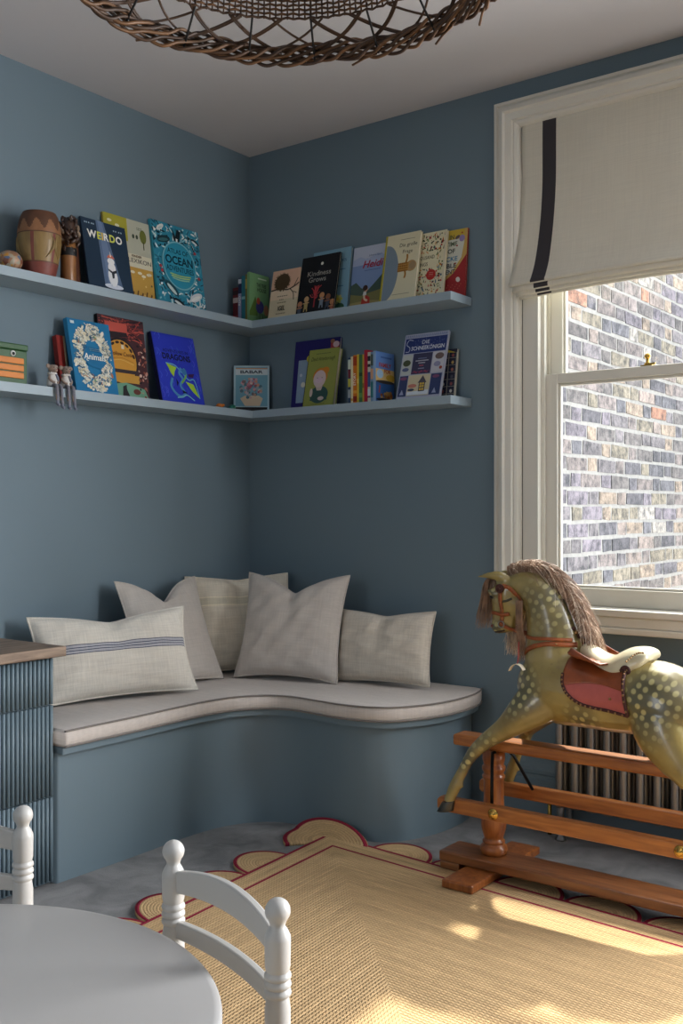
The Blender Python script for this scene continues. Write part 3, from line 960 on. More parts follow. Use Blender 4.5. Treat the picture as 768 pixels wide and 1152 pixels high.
def dapple_mat():
    m = bpy.data.materials.new('dapple_grey_varnished_gesso'); m.use_nodes = True
    nt = m.node_tree; N = nt.nodes; L = nt.links; bs = N['Principled BSDF']
    tc = N.new('ShaderNodeTexCoord')
    def mth(op, a, bb=None, clamp=False):
        n = N.new('ShaderNodeMath'); n.operation = op; n.use_clamp = clamp
        for i, x in enumerate((a, bb)):
            if x is None: continue
            if isinstance(x, (int, float)): n.inputs[i].default_value = x
            else: L.new(x, n.inputs[i])
        return n.outputs[0]
    pos = tc.outputs['Object']
    def blob(c, r):
        mp = N.new('ShaderNodeMapping'); mp.vector_type = 'POINT'
        mp.inputs['Location'].default_value = (-c[0] / r, 0, -c[1] / r); mp.inputs['Scale'].default_value = (1 / r, 0.0, 1 / r)
        L.new(pos, mp.inputs['Vector'])
        ln = N.new('ShaderNodeVectorMath'); ln.operation = 'LENGTH'; L.new(mp.outputs[0], ln.inputs[0])
        return mth('SUBTRACT', 1.0, ln.outputs['Value'], True)
    nz = N.new('ShaderNodeTexNoise'); nz.inputs['Scale'].default_value = 9; nz.inputs['Detail'].default_value = 4; L.new(pos, nz.inputs['Vector'])
    acc = None
    # (x, z) centres relative to the horse root: shoulder, rump, neck, crest, belly, hock
    for c, r, k in (((-0.225, 0.590), 0.092, 2.0), ((0.185, 0.600), 0.095, 2.1), ((0.235, 0.62), 0.11, 1.1), ((-0.120, 0.885), 0.085, 1.3), ((-0.105, 0.80), 0.085, 0.75), ((-0.17, 0.85), 0.09, 0.7), ((-0.02, 0.520), 0.065, 1.1), ((-0.30, 0.42), 0.05, 0.7), ((-0.375, 0.37), 0.05, 2.0), ((-0.345, 0.43), 0.04, 0.7), ((0.19, 0.53), 0.07, 0.7), ((0.345, 0.35), 0.07, 1.3), ((-0.340, 0.755), 0.042, 1.3), ((-0.335, 0.870), 0.038, 1.0)):
        t = mth('MULTIPLY', blob(c, r), k)
        acc = t if acc is None else mth('MAXIMUM', acc, t)
    dark = mth('MULTIPLY', mth('POWER', acc, 0.8), mth('ADD', mth('MULTIPLY', nz.outputs['Fac'], 1.0), 0.45), True)
    # dots
    mp = N.new('ShaderNodeMapping'); mp.inputs['Rotation'].default_value = (radians(-90), 0, radians(24)); L.new(pos, mp.inputs['Vector'])
    vo = N.new('ShaderNodeTexVoronoi'); vo.voronoi_dimensions = '2D'; vo.inputs['Scale'].default_value = 39; vo.inputs['Randomness'].default_value = 0.42; L.new(mp.outputs[0], vo.inputs['Vector'])
    dot = N.new('ShaderNodeMapRange'); dot.inputs['From Min'].default_value = 0.22; dot.inputs['From Max'].default_value = 0.36
    dot.inputs['To Min'].default_value = 1; dot.inputs['To Max'].default_value = 0
    L.new(vo.outputs['Distance'], dot.inputs['Value'])
    base = N.new('ShaderNodeValToRGB'); base.color_ramp.elements[0].position = 0.3; base.color_ramp.elements[1].position = 0.72
    base.color_ramp.elements[0].color = lin((122, 104, 52)) + (1,); base.color_ramp.elements[1].color = lin((164, 146, 84)) + (1,)
    L.new(nz.outputs['Fac'], base.inputs['Fac'])
    m1 = N.new('ShaderNodeMix'); m1.data_type = 'RGBA'; L.new(mth('MULTIPLY', dark, 0.80), m1.inputs['Factor']); L.new(base.outputs['Color'], m1.inputs['A']); m1.inputs['B'].default_value = lin((66, 70, 54)) + (1,)
    m2 = N.new('ShaderNodeMix'); m2.data_type = 'RGBA'; L.new(mth('MULTIPLY', dot.outputs['Result'], mth('MULTIPLY', dark, 0.95, True)), m2.inputs['Factor']); L.new(m1.outputs['Result'], m2.inputs['A']); m2.inputs['B'].default_value = lin((186, 176, 118)) + (1,)
    # crackle wear
    w = N.new('ShaderNodeTexNoise'); w.inputs['Scale'].default_value = 55; w.inputs['Detail'].default_value = 5; L.new(pos, w.inputs['Vector'])
    wr = N.new('ShaderNodeMapRange'); wr.inputs['From Min'].default_value = 0.66; wr.inputs['From Max'].default_value = 0.70; L.new(w.outputs['Fac'], wr.inputs['Value'])
    m3 = N.new('ShaderNodeMix'); m3.data_type = 'RGBA'; L.new(mth('MULTIPLY', wr.outputs['Result'], 0.35), m3.inputs['Factor']); L.new(m2.outputs['Result'], m3.inputs['A']); m3.inputs['B'].default_value = lin((120, 100, 60)) + (1,)
    L.new(m3.outputs['Result'], bs.inputs['Base Color'])
    bs.inputs['Roughness'].default_value = 0.34
    bs.inputs['Coat Weight'].default_value = 1.0; bs.inputs['Coat Roughness'].default_value = 0.19
    return m
DAP = dapple_mat()
HOOF = mat('dark_hoof_paint', (52, 50, 44), 0.3, coat=0.4, var=(40, 0.4))
LEATH = mat('tan_saddle_leather', (134, 66, 28), 0.38, coat=0.2, var=(22, 0.25))
STRAP = mat('tan_bridle_leather', (150, 80, 40), 0.45, var=(60, 0.2))
PINK = mat('faded_red_saddle_cloth', (176, 88, 82), 0.6, var=(26, 0.12))
HIDE = mat('cream_saddle_hide', (214, 204, 172), 0.3, coat=0.4, var=(16, 0.06))
STUD = mat('aged_brass_stud', (150, 120, 84), 0.3, metal=1.0)
BRAID = mat('dark_red_braid', (70, 34, 30), 0.7, bump=(200, 0.4))
HAIR = mat('brown_horsehair', (156, 126, 104), 0.5, spec=0.4, var=(40, 0.4))
HAIR2 = mat('pale_horsehair', (236, 216, 196), 0.5, spec=0.4, var=(40, 0.2))

def horse_body():
    b = MB()
    # trunk: x, z centre, half height, half width
    tr = [(1.585, 0.590, 0.040, 0.045), (1.610, 0.592, 0.078, 0.078), (1.66, 0.597, 0.108, 0.104), (1.73, 0.598, 0.117, 0.114), (1.80, 0.590, 0.109, 0.112), (1.88, 0.582, 0.102, 0.106), (1.95, 0.588, 0.108, 0.110), (2.02, 0.584, 0.112, 0.120), (2.09, 0.562, 0.094, 0.112), (2.145, 0.545, 0.062, 0.080), (2.165, 0.540, 0.03, 0.04)]
    limb(b, [(x, HY, z, rz, ry) for x, z, rz, ry in tr], DAP, 4)
    # neck
    limb(b, [(1.705, HY, 0.600, 0.108, 0.094), (1.690, HY, 0.680, 0.094, 0.082), (1.678, HY, 0.765, 0.078, 0.064), (1.657, HY, 0.835, 0.066, 0.054), (1.622, HY, 0.880, 0.056, 0.047), (1.582, HY, 0.893, 0.044, 0.042), (1.548, HY, 0.884, 0.036, 0.036)], DAP, 5)
    # head, tucked in, almost upright
    limb(b, [(1.552, HY, 0.912, 0.016, 0.020), (1.540, HY, 0.898, 0.038, 0.038), (1.530, HY, 0.866, 0.050, 0.044), (1.528, HY, 0.835, 0.052, 0.041), (1.519, HY, 0.804, 0.041, 0.033), (1.513, HY, 0.778, 0.034, 0.028), (1.511, HY, 0.757, 0.033, 0.028), (1.513, HY, 0.742, 0.022, 0.020)], DAP, 5)
    limb(b, [(1.566, HY, 0.845, 0.020, 0.036), (1.565, HY, 0.822, 0.022, 0.030), (1.552, HY, 0.795, 0.014, 0.022), (1.543, HY, 0.765, 0.012, 0.018), (1.540, HY, 0.748, 0.011, 0.016)], DAP, 4)   # cheek and lower jaw
    for sy in (-1, 1):
        # brow over the eye socket, nostril wing
        limb(b, [(1.475, HY + sy * 0.020, 0.872, 0.006, 0.006), (1.492, HY + sy * 0.035, 0.872, 0.011, 0.010), (1.512, HY + sy * 0.040, 0.862, 0.008, 0.008)], DAP, 3)
        limb(b, [(1.487, HY + sy * 0.012, 0.768, 0.008, 0.008), (1.491, HY + sy * 0.020, 0.760, 0.009, 0.008), (1.502, HY + sy * 0.024, 0.756, 0.007, 0.006)], DAP, 3)
        # ears, pricked forward
        limb(b, [(1.545, HY + sy * 0.020, 0.905, 0.012, 0.013), (1.520, HY + sy * 0.027, 0.920, 0.016, 0.013), (1.485, HY + sy * 0.031, 0.922, 0.012, 0.009), (1.440, HY + sy * 0.030, 0.917, 0.003, 0.003)], DAP, 4)
    for sy, off in ((-1, 0.0), (1, 0.045)):
        y = lambda d: HY + sy * d
        # foreleg thrown forward
        limb(b, [(1.690, y(0.058), 0.575, 0.075, 0.048), (1.640, y(0.076), 0.528, 0.062, 0.046), (1.575 + off * 0.3, y(0.094), 0.470, 0.036, 0.035), (1.515 + off * 0.6, y(0.110), 0.424, 0.025, 0.025), (1.478 + off, y(0.122), 0.385, 0.0205, 0.021), (1.455 + off, y(0.130), 0.345, 0.0165, 0.016), (1.436 + off, y(0.138), 0.305, 0.0175, 0.016), (1.424 + off, y(0.143), 0.276, 0.0195, 0.018), (1.413 + off, y(0.147), 0.248, 0.017, 0.017), (1.407 + off, y(0.150), 0.228, 0.018, 0.018)], DAP, 5)
        limb(b, [(1.430 + off, y(0.141), 0.305, 0.012, 0.012), (1.442 + off, y(0.143), 0.290, 0.011, 0.010), (1.455 + off, y(0.144), 0.279, 0.003, 0.004)], DAP, 3)     # feather
        # hind leg
        limb(b, [(2.035, y(0.055), 0.575, 0.085, 0.060), (2.040, y(0.075), 0.520, 0.080, 0.055), (2.085, y(0.092), 0.455, 0.060, 0.044), (2.130, y(0.106), 0.405, 0.038, 0.032), (2.172, y(0.118), 0.368, 0.026, 0.024), (2.195, y(0.128), 0.330, 0.019, 0.018), (2.212, y(0.138), 0.290, 0.019, 0.017), (2.230, y(0.145), 0.258, 0.020, 0.018), (2.245, y(0.150), 0.230, 0.019, 0.018)], DAP, 5)
    raw = b.build('body', horse, world=True)
    rm = raw.modifiers.new('r', 'REMESH'); rm.mode = 'VOXEL'; rm.voxel_size = 0.0052
    sm = raw.modifiers.new('s', 'SMOOTH'); sm.factor = 0.5; sm.iterations = 7
    dg = bpy.context.evaluated_depsgraph_get()
    me = bpy.data.meshes.new_from_object(raw.evaluated_get(dg))
    raw.modifiers.clear()
    old = raw.data; raw.data = me; bpy.data.meshes.remove(old)
    me.name = 'body'
    me.materials.clear(); me.materials.append(DAP); me.materials.append(HOOF)
    # the mesh is in world coordinates: move it so its own origin is the horse root
    me.transform(Matrix.Translation((-1.834, -HY, 0)))
    raw.matrix_parent_inverse = Matrix.Identity(4)
    me.polygons.foreach_set('use_smooth', [True] * len(me.polygons))
    return raw
body = horse_body()
hv = [v.co + Vector((1.834, HY, 0)) for v in body.data.vertices]
hp = [tuple(p.vertices) for p in body.data.polygons]
BV = BVHTree.FromPolygons(hv, hp)
def skin(x, z, side=-1, off=0.003):
    """point on the horse's flank at (x, z)"""
    h = BV.ray_cast(Vector((x, HY + side * 0.6, z)), Vector((0, -side, 0)))
    return None if h[0] is None else Vector((x, h[0].y + side * off, z))
def strap(pts, width, material, name, off=0.004, side=-1, thick=0.003, per=8):
    P = spline([(p[0], 0, p[1]) for p in pts], per)
    L_, R_ = [], []
    ly = None
    for i, q in enumerate(P):
        a = P[max(i - 1, 0)]; c = P[min(i + 1, len(P) - 1)]
        t = (c - a).normalized(); nrm = Vector((-t.z, 0, t.x)) * width / 2
        ys = []
        for e in (q + nrm, q - nrm):
            h = skin(e.x, e.z, side, off)
            ys.append(h.y if h is not None else None)
        k = [v for v in ys if v is not None]
        if k: ly = min(k) if side < 0 else max(k)
        if ly is None: ly = HY + side * 0.05
        ys = [ly if v is None else v for v in ys]
        L_.append(Vector(((q + nrm).x, ys[0], (q + nrm).z))); R_.append(Vector(((q - nrm).x, ys[1], (q - nrm).z)))
    b = MB()
    n = len(P)
    b.add(L_ + R_, [(i, i + 1, n + i + 1, n + i) for i in range(n - 1)], material, True)
    o = b.build(name, horse, world=True)
    s = o.modifiers.new('t', 'SOLIDIFY'); s.thickness = thick; s.offset = 0
    return o, P

# hooves
b = MB()
for sy, off in ((-1, 0.0), (1, 0.045)):
    for (x, z, dx) in ((1.407 + off, 0.232, -0.012), (2.246, 0.232, 0.014)):
        y = HY + sy * 0.150
        r = []
        for t in (0, 0.35, 0.8, 1):
            rr_ = 0.0195 + 0.006 * t
            c = Vector((x + dx * t, y, z - 0.032 * t))
            r.append([c + Vector((rr_ * 1.1 * cos(2 * pi * k / 18), rr_ * 0.95 * sin(2 * pi * k / 18), (0.004 * cos(2 * pi * k / 18) if dx < 0 else -0.004 * cos(2 * pi * k / 18)))) for k in range(18)])
        q = MB(); q.loft(r, HOOF, True, True); q.build('hoof', horse, 0.002, world=True)
# eye, nostril, mouth line
for sy in (-1, 1):
    e = MB(); p = skin(1.494, 0.858, sy, -0.004)
    if p is None: p = Vector((1.494, HY + sy * 0.036, 0.858))
    e.ball(p, 0.0085, BLACK, 8, squash=(1, 0.7, 1)); e.ball(p + Vector((-0.004, sy * 0.004, 0.004)), 0.0022, mat('eye_glint', (235, 232, 220), 0.2), 5)
    e.build('eye', horse, world=True)
    e = MB(); p = skin(1.489, 0.764, sy, -0.002) or Vector((1.489, HY + sy * 0.02, 0.764))
    e.ball(p, 0.005, mat('nostril_red', (110, 44, 34), 0.5), 6); e.build('nostril', horse, world=True)
for sy in (-1, 1):
    strap([(1.492, 0.744), (1.510, 0.748), (1.530, 0.753)], 0.004, mat('mouth_dark', (50, 26, 20), 0.5), 'mouth', 0.0008, sy, 0.001)
    strap([(1.522, 0.842), (1.545, 0.846), (1.562, 0.854)], 0.007, mat('crease_shade_paint', (58, 58, 46), 0.4), 'cheek_crease_shade', 0.0004, sy, 0.001)  # dark strip laid on as the shade in the cheek crease

# bridle and breast strap, both sides
def studs(P, n, r, side, name='stud', mt=STUD, off=0.005):
    for k in range(n):
        q = P[int((len(P) - 1) * (k + 0.5) / n)]
        h = skin(q.x, q.z, side, off)
        if h is None: continue
        b = MB(); b.ball(h, r, mt, 5, squash=(1, 0.7, 1)); b.build(name, horse, world=True)
for sy in (-1, 1):
    o, P = strap([(1.529, 0.878), (1.528, 0.846), (1.530, 0.812), (1.524, 0.776)], 0.011, STRAP, 'cheek_strap', side=sy); studs(P, 4, 0.0028, sy)
    o, P = strap([(1.486, 0.806), (1.505, 0.806), (1.530, 0.802), (1.552, 0.806)], 0.010, STRAP, 'noseband', side=sy)
    o, P = strap([(1.533, 0.893), (1.558, 0.886), (1.582, 0.862), (1.592, 0.842)], 0.012, STRAP, 'throat_strap', side=sy); studs(P, 5, 0.0028, sy)
    o, P = strap([(1.520, 0.775), (1.545, 0.760), (1.580, 0.748), (1.64, 0.742), (1.70, 0.744), (1.76, 0.742)], 0.010, STRAP, 'rein', 0.006, sy)
    o, P = strap([(1.606, 0.690), (1.630, 0.708), (1.665, 0.722), (1.71, 0.730), (1.775, 0.727)], 0.013, STRAP, 'breast_strap', side=sy); studs(P, 3, 0.0034, sy)
    p = skin(1.527, 0.884, sy, 0.005) or Vector((1.527, HY + sy * 0.045, 0.884))
    b = MB()
    Rm = Matrix.Translation(p) @ Matrix.Rotation(radians(90) * (1 if sy < 0 else -1), 4, 'X')
    b.lathe([(0.0145, 0), (0.0145, 0.003), (0.011, 0.005), (0.0105, 0.0035), (0.006, 0.0035), (0.0055, 0.006), (0.001, 0.0075)], (0, 0, 0), BRAID, 20, Rm)
    b.build('rosette', horse, world=True)
    p = skin(1.524, 0.772, sy, 0.006) or Vector((1.524, HY + sy * 0.03, 0.772))
    b = MB()
    b.tube([p + Vector((0.010 * cos(2 * pi * k / 20), 0, 0.010 * sin(2 * pi * k / 20))) for k in range(20)], 0.0022, mat('steel_bit', (150, 148, 142), 0.3, 1.0), 6, closed=True, caps=False)
    b.build('bit_ring', horse, world=True)
b = MB()
for k in range(5):
    b.ball((1.752 + 0.008 * k, HY - 0.012 + 0.006 * k, 0.772 - 0.011 * k), 0.0075, STUD if k % 2 else BRAID, 6)
b.build('withers_studs', horse, world=True)

# saddle: padded seat, two-tone flaps, studded braid
b = MB()
sad = [(1.778, 0.722, 0.020, 0.706), (1.792, 0.731, 0.036, 0.694), (1.815, 0.725, 0.050, 0.682), (1.850, 0.707, 0.062, 0.664), (1.880, 0.704, 0.070, 0.656), (1.905, 0.718, 0.076, 0.656), (1.930, 0.730, 0.076, 0.664), (1.955, 0.735, 0.073, 0.676), (1.976, 0.735, 0.068, 0.692), (1.990, 0.729, 0.060, 0.706), (1.996, 0.719, 0.048, 0.708)]
S_ = spline(sad, 4)
rings = []
for x, zt, hw, zb in S_:
    r = []
    for k in range(24):
        a = pi * k / 23
        yy = hw * cos(a); zz = zb + (zt - zb) * sin(a) ** 0.75
        r.append((x, HY - yy, zz))
    for k in range(8):
        t = (k + 1) / 9
        r.append((x, HY + hw * (1 - 2 * t), zb - 0.006))
    rings.append(r)
b.loft(rings, HIDE, True, True); b.build('saddle_seat', horse, world=True)['label'] = 'cream padded seat'
for sy in (-1, 1):
    top = lambda t: (1.787 + (1.938 - 1.787) * t, 0.728 + (0.668 - 0.728) * t - 0.006 * sin(pi * t))
    left = spline([(1.787, 0.728), (1.768, 0.700), (1.763, 0.662), (1.766, 0.628), (1.777, 0.604), (1.797, 0.584)], 8)
    bot = spline([(1.797, 0.584), (1.824, 0.571), (1.862, 0.564), (1.905, 0.560), (1.960, 0.552)], 8)
    right = spline([(1.938, 0.668), (1.942, 0.640), (1.949, 0.605), (1.960, 0.552)], 8)
    def at(poly, t):
        f = t * (len(poly) - 1); i = min(int(f), len(poly) - 2)
        return poly[i].lerp(poly[i + 1], f - i)
    NU, NV = 26, 26
    for name, mt, sel in (('saddle_flap', LEATH, 0), ('saddle_cloth', PINK, 1)):
        v = []; f = []
        for j in range(NV + 1):
            for i in range(NU + 1):
                u = i / NU; w_ = j / NV
                split = 0.56 + 0.10 * (1 - u) ** 2 - 0.10 * sin(pi * u)        # seam between leather and cloth
                vv_ = w_ * split if sel == 0 else split + w_ * (1 - split)
                T_ = Vector(top(u)); B_ = at(bot, u); L_ = at(left, vv_); R_ = at(right, vv_)
                c = (1 - vv_) * T_ + vv_ * Vector(B_) + (1 - u) * Vector(L_) + u * Vector(R_) - ((1 - u) * (1 - vv_) * Vector(top(0)) + u * (1 - vv_) * Vector(top(1)) + (1 - u) * vv_ * Vector(bot[0]) + u * vv_ * Vector(bot[-1]))
                h = skin(c[0], c[1], sy, 0.0055 if sel == 0 else 0.0045)
                v.append(h if h is not None else Vector((c[0], HY + sy * 0.10, c[1])))
        for j in range(NV):
            for i in range(NU):
                a = j * (NU + 1) + i
                f.append((a, a + 1, a + NU + 2, a + NU + 1))
        b = MB(); b.add(v, f, mt, True); o = b.build(name, horse, world=True)
        s = o.modifiers.new('t', 'SOLIDIFY'); s.thickness = 0.004; s.offset = 0
        o['label'] = 'tan leather flap' if sel == 0 else 'faded red lower panel'
    def edge(path, n, name):
        P = [Vector((p[0], 0, p[1])) for p in path]
        pts = [skin(p.x, p.z, sy, 0.007) for p in P]; pts = [p for p in pts if p is not None]
        b = MB(); b.tube(pts, 0.0052, BRAID, 6)
        for k in range(n):
            q = pts[int((len(pts) - 1) * (k + 0.5) / n)]
            b.ball(q + Vector((0, sy * 0.005, 0)), 0.0032, STUD, 5)
        b.build(name, horse, world=True)
    edge([p for p in left if p[1] < 0.655] + list(bot)[1:], 17, 'studded_edge')
    edge(right, 7, 'studded_edge')
    edge([top(k / 20) for k in range(21)], 12, 'studded_edge')
    edge(spline([(1.938, 0.668), (1.952, 0.684), (1.972, 0.697), (1.992, 0.702)], 8), 7, 'studded_edge')
    p = skin(1.938, 0.672, sy, 0.006)
    b = MB(); Rm = Matrix.Translation(p) @ Matrix.Rotation(radians(90) * (1 if sy < 0 else -1), 4, 'X')
    b.lathe([(0.0155, 0), (0.0155, 0.004), (0.012, 0.006), (0.010, 0.004), (0.006, 0.005), (0.004, 0.008), (0.001, 0.009)], (0, 0, 0), BRAID, 20, Rm); b.build('rosette', horse, world=True)
    p = skin(1.908, 0.595, sy, 0.007); b = MB(); b.ball(p, 0.0042, STUD, 6); b.build('stud', horse, world=True)
b = MB()
for k in range(9):                                # beading along the cantle
    t = k / 8
    b.ball((1.945 + 0.040 * t, HY - 0.083 + 0.02 * t, 0.700 + 0.026 * sin(pi * t * 0.55)), 0.0032, STUD, 5)
b.build('cantle_studs', horse, world=True)

# mane, forelock, tail
def hair(name, gens, n, seed, mats=(HAIR, HAIR2), rad=0.0011):
    rnd = random.Random(seed)
    b = MB()
    for k in range(n):
        pts = gens(rnd, k / n)
        q = spline(pts, 3)
        m_ = mats[1] if rnd.random() < 0.22 else mats[0]
        b.tube(q, [rad * (1.15 - 0.85 * i / (len(q) - 1)) for i in range(len(q))], m_, 3, caps=False)
    return b.build(name, horse, world=True)
CREST = spline([(1.535, 0.926), (1.575, 0.940), (1.622, 0.942), (1.664, 0.925), (1.704, 0.890), (1.735, 0.846), (1.757, 0.800), (1.776, 0.752)], 8)
def crest_at(t):
    f = t * (len(CREST) - 1); i = min(int(f), len(CREST) - 2)
    p = CREST[i].lerp(CREST[i + 1], f - i); d = (CREST[i + 1] - CREST[i]).normalized()
    return p, d
def mane_gen(rnd, s):
    t = rnd.random()
    p, d = crest_at(t)
    nx, nz = -d[1], d[0]                              # outwards from the crest
    if nz < 0 and t < 0.5: nx, nz = -nx, -nz
    if t >= 0.3 and nx < 0: nx, nz = -nx, -nz
    side = 1 if rnd.random() < 0.72 else rnd.uniform(-0.5, 0.6)
    ln = rnd.uniform(0.05, 0.13) * (0.55 + 0.6 * t)
    y0 = HY + rnd.uniform(-0.010, 0.012)
    h = 0.016 + rnd.uniform(-0.004, 0.014)
    a = Vector((p[0], y0, p[1] - 0.008))
    b_ = Vector((p[0] + nx * h, y0 + 0.014 * side, p[1] + nz * h))
    c = Vector((p[0] + nx * h * 1.25 + d[0] * ln * 0.4, y0 + 0.045 * side, p[1] + nz * h * 1.1 + d[1] * ln * 0.4 - 0.02 * (1 - t)))
    e = Vector((p[0] + nx * h * 0.9 + d[0] * ln + rnd.uniform(-0.008, 0.012), y0 + (0.066 + rnd.uniform(-0.01, 0.02)) * side, p[1] + d[1] * ln - 0.02 - 0.035 * rnd.random()))
    return [a, b_, c, e]
hair('mane', mane_gen, 1200, 3)
def forelock_gen(rnd, s):
    y = HY + rnd.uniform(-0.030, 0.036)
    x0 = 1.535 - rnd.uniform(0.0, 0.03)
    dx = rnd.uniform(-0.016, 0.016)
    L_ = rnd.uniform(0.10, 0.16)
    return [Vector((x0, HY + (y - HY) * 0.4, 0.922)), Vector((1.472 + dx * 0.4, y, 0.908)), Vector((1.458 + dx * 0.8, y, 0.908 - L_ * 0.5)), Vector((1.446 + dx * 1.2, y + rnd.uniform(-0.006, 0.006), 0.908 - L_))]
hair('forelock', forelock_gen, 260, 4, (HAIR, HAIR))
def lower_gen(rnd, s):                                # far-side mane hanging below the jaw
    x = rnd.uniform(1.500, 1.612)
    top_ = 0.84 - 0.5 * max(0, 1.58 - x)
    y = HY + 0.052 + rnd.uniform(-0.01, 0.03)
    zb = 0.690 + 0.28 * max(0, 1.575 - x) - rnd.uniform(0, 0.045)
    return [Vector((x + 0.02, y, top_)), Vector((x + rnd.uniform(-0.004, 0.006), y + 0.008, (top_ + zb) / 2)), Vector((x + rnd.uniform(-0.012, 0.018), y + rnd.uniform(-0.012, 0.012), zb))]
hair('hanging_mane', lower_gen, 620, 6, (HAIR2, HAIR), 0.0012)
def near_gen(rnd, s):                                 # a lock behind the cheek on the near side
    x = 1.592 + rnd.uniform(-0.010, 0.012)
    y = HY - 0.050 + rnd.uniform(-0.008, 0.004)
    return [Vector((x, y + 0.006, 0.850)), Vector((x + 0.003, y, 0.79)), Vector((x + 0.006 + rnd.uniform(-0.005, 0.005), y + 0.002, 0.730)), Vector((x + 0.010 + rnd.uniform(-0.012, 0.006), y + 0.01, 0.680 + rnd.uniform(-0.02, 0.02)))]
hair('near_lock', near_gen, 90, 8, (HAIR, HAIR))
def tail_gen(rnd, s):
    y = HY + rnd.uniform(-0.03, 0.03); k = rnd.uniform(0.8, 1.15)
    return [Vector((2.145, HY + (y - HY) * 0.3, 0.580)), Vector((2.195, y, 0.575)), Vector((2.235 * 1, y * 1.0, 0.47)), Vector((2.225 + rnd.uniform(-0.02, 0.02), y + rnd.uniform(-0.015, 0.015), 0.56 - 0.26 * k))]
hair('tail', tail_gen, 200, 9, (HAIR, HAIR))

# stand
def stand_box(x0, x1, y0, y1, z0, z1, m_, name, bev=0.004, label=None):
    b = MB(); b.box(x0, x1, y0, y1, z0, z1, m_); o = b.build(name, horse, bev, world=True)
    if label: o['label'] = label
    return o
stand_box(1.352, 2.552, -0.536, -0.464, 0.376, 0.412, STAND, 'top_beam', 0.008)
for yc in (-0.632, -0.368):
    b = MB()
    pts = []
    for (xx, zz) in ((1.372, 0.196), (2.296, 0.196), (2.305, 0.205), (2.305, 0.231), (2.296, 0.240), (1.372, 0.240), (1.363, 0.231), (1.363, 0.205)):
        pts.append((xx, zz))
    v = [(x, yc - 0.016, z) for x, z in pts] + [(x, yc + 0.016, z) for x, z in pts]
    n = len(pts)
    b.add(v, [tuple(range(n)), tuple(range(2 * n - 1, n - 1, -1))] + [(i, n + i, n + (i + 1) % n, (i + 1) % n) for i in range(n)], STAND)
    b.build('swing_rail', horse, 0.004, world=True)
    so_ = -1 if yc < HY else 1
    for x in (1.559, 2.118):
        b = MB(); Rm = Matrix.Translation((x, yc + so_ * 0.016, 0.218)) @ Matrix.Rotation(radians(90) * (1 if so_ < 0 else -1), 4, 'X')
        b.lathe([(0.017, 0), (0.017, 0.002), (0.014, 0.005), (0.011, 0.005), (0.010, 0.009), (0.006, 0.013), (0.001, 0.014)], (0, 0, 0), BRASS, 22, Rm)
        b.build('brass_cap', horse, world=True)
for x, lean_ in ((1.500, 0.035), (2.168, -0.035)):
    for so_ in (-1, 1):
        b = MB()
        k_ = 1.0 if so_ < 0 else 1.7
        b.tube([(x, HY + so_ * 0.004, 0.372), (x, HY + so_ * 0.042, 0.372), (x + lean_ * 0.3 * k_, HY + so_ * 0.065, 0.345), (x + lean_ * k_, HY + so_ * 0.112, 0.235)], 0.0052, IRON, 10)
        b.build('swing_iron', horse, world=True)
# the horse with its rails hangs a little nearer the room; the base stands on the rug
horse.location = (1.8578, -0.5571, 0.0224); horse.scale = (0.98, 0.98, 0.98)
bpy.context.view_layer.update()
SX0, SX1 = 1.362, 2.560
BY0, BY1 = -0.634, -0.512
stand_box(SX0, SX1, BY0, BY1, 0.038, 0.068, STANDD, 'base_beam')
for x in (1.506, 2.440):
    stand_box(x - 0.052, x + 0.052, -0.772, -0.330, 0.0132, 0.0378, STANDV, 'cross_foot', 0.005)
for x in (SX0 + 0.036, SX1 - 0.036):
    stand_box(x - 0.034, x + 0.034, BY0 + 0.002, BY1 - 0.002, 0.0132, 0.0378, STANDD, 'end_pad')
for x in (1.512, 2.440):
    b = MB()
    b.lathe([(0.037, 0.0682), (0.040, 0.072), (0.0425, 0.082), (0.041, 0.092), (0.034, 0.100), (0.031, 0.102), (0.0345, 0.105), (0.0345, 0.110), (0.030, 0.113), (0.029, 0.118), (0.032, 0.128), (0.038, 0.148), (0.0395, 0.166), (0.0375, 0.186), (0.033, 0.206), (0.0310, 0.235), (0.0305, 0.270), (0.0315, 0.298), (0.035, 0.303), (0.0355, 0.309), (0.031, 0.314), (0.0305, 0.318), (0.034, 0.323), (0.0365, 0.330), (0.036, 0.337), (0.031, 0.342), (0.032, 0.350), (0.0345, 0.358), (0.035, 0.390)], (x, -0.5571, 0), STANDV, 32)
    b.build('post', horse, world=True)
# paper tag on a red thread
b = MB()
tg = root('paper_tag', 'small curled white paper tag hanging on red thread at the horse\'s chest', 'tag', (1.635, -0.65, 0.645))
N_ = 16
v = []
for i in range(N_ + 1):
    t = i / N_
    a = radians(30 + 130 * t)
    for yy in (-0.010, 0.010):
        v.append((1.645 + 0.026 * cos(a), -0.660 + yy, 0.642 + 0.034 * sin(a)))
b.add(v, [(2 * i, 2 * i + 1, 2 * i + 3, 2 * i + 2) for i in range(N_)], PAPER, True)
o = b.build('paper', tg, world=True); s = o.modifiers.new('t', 'SOLIDIFY'); s.thickness = 0.0008
b = MB(); b.tube([(1.645, -0.660, 0.676), (1.646, -0.655, 0.700), (1.640, -0.640, 0.738)], 0.0012, mat('red_thread', (176, 36, 44), 0.7), 5); b.build('thread', tg, world=True)

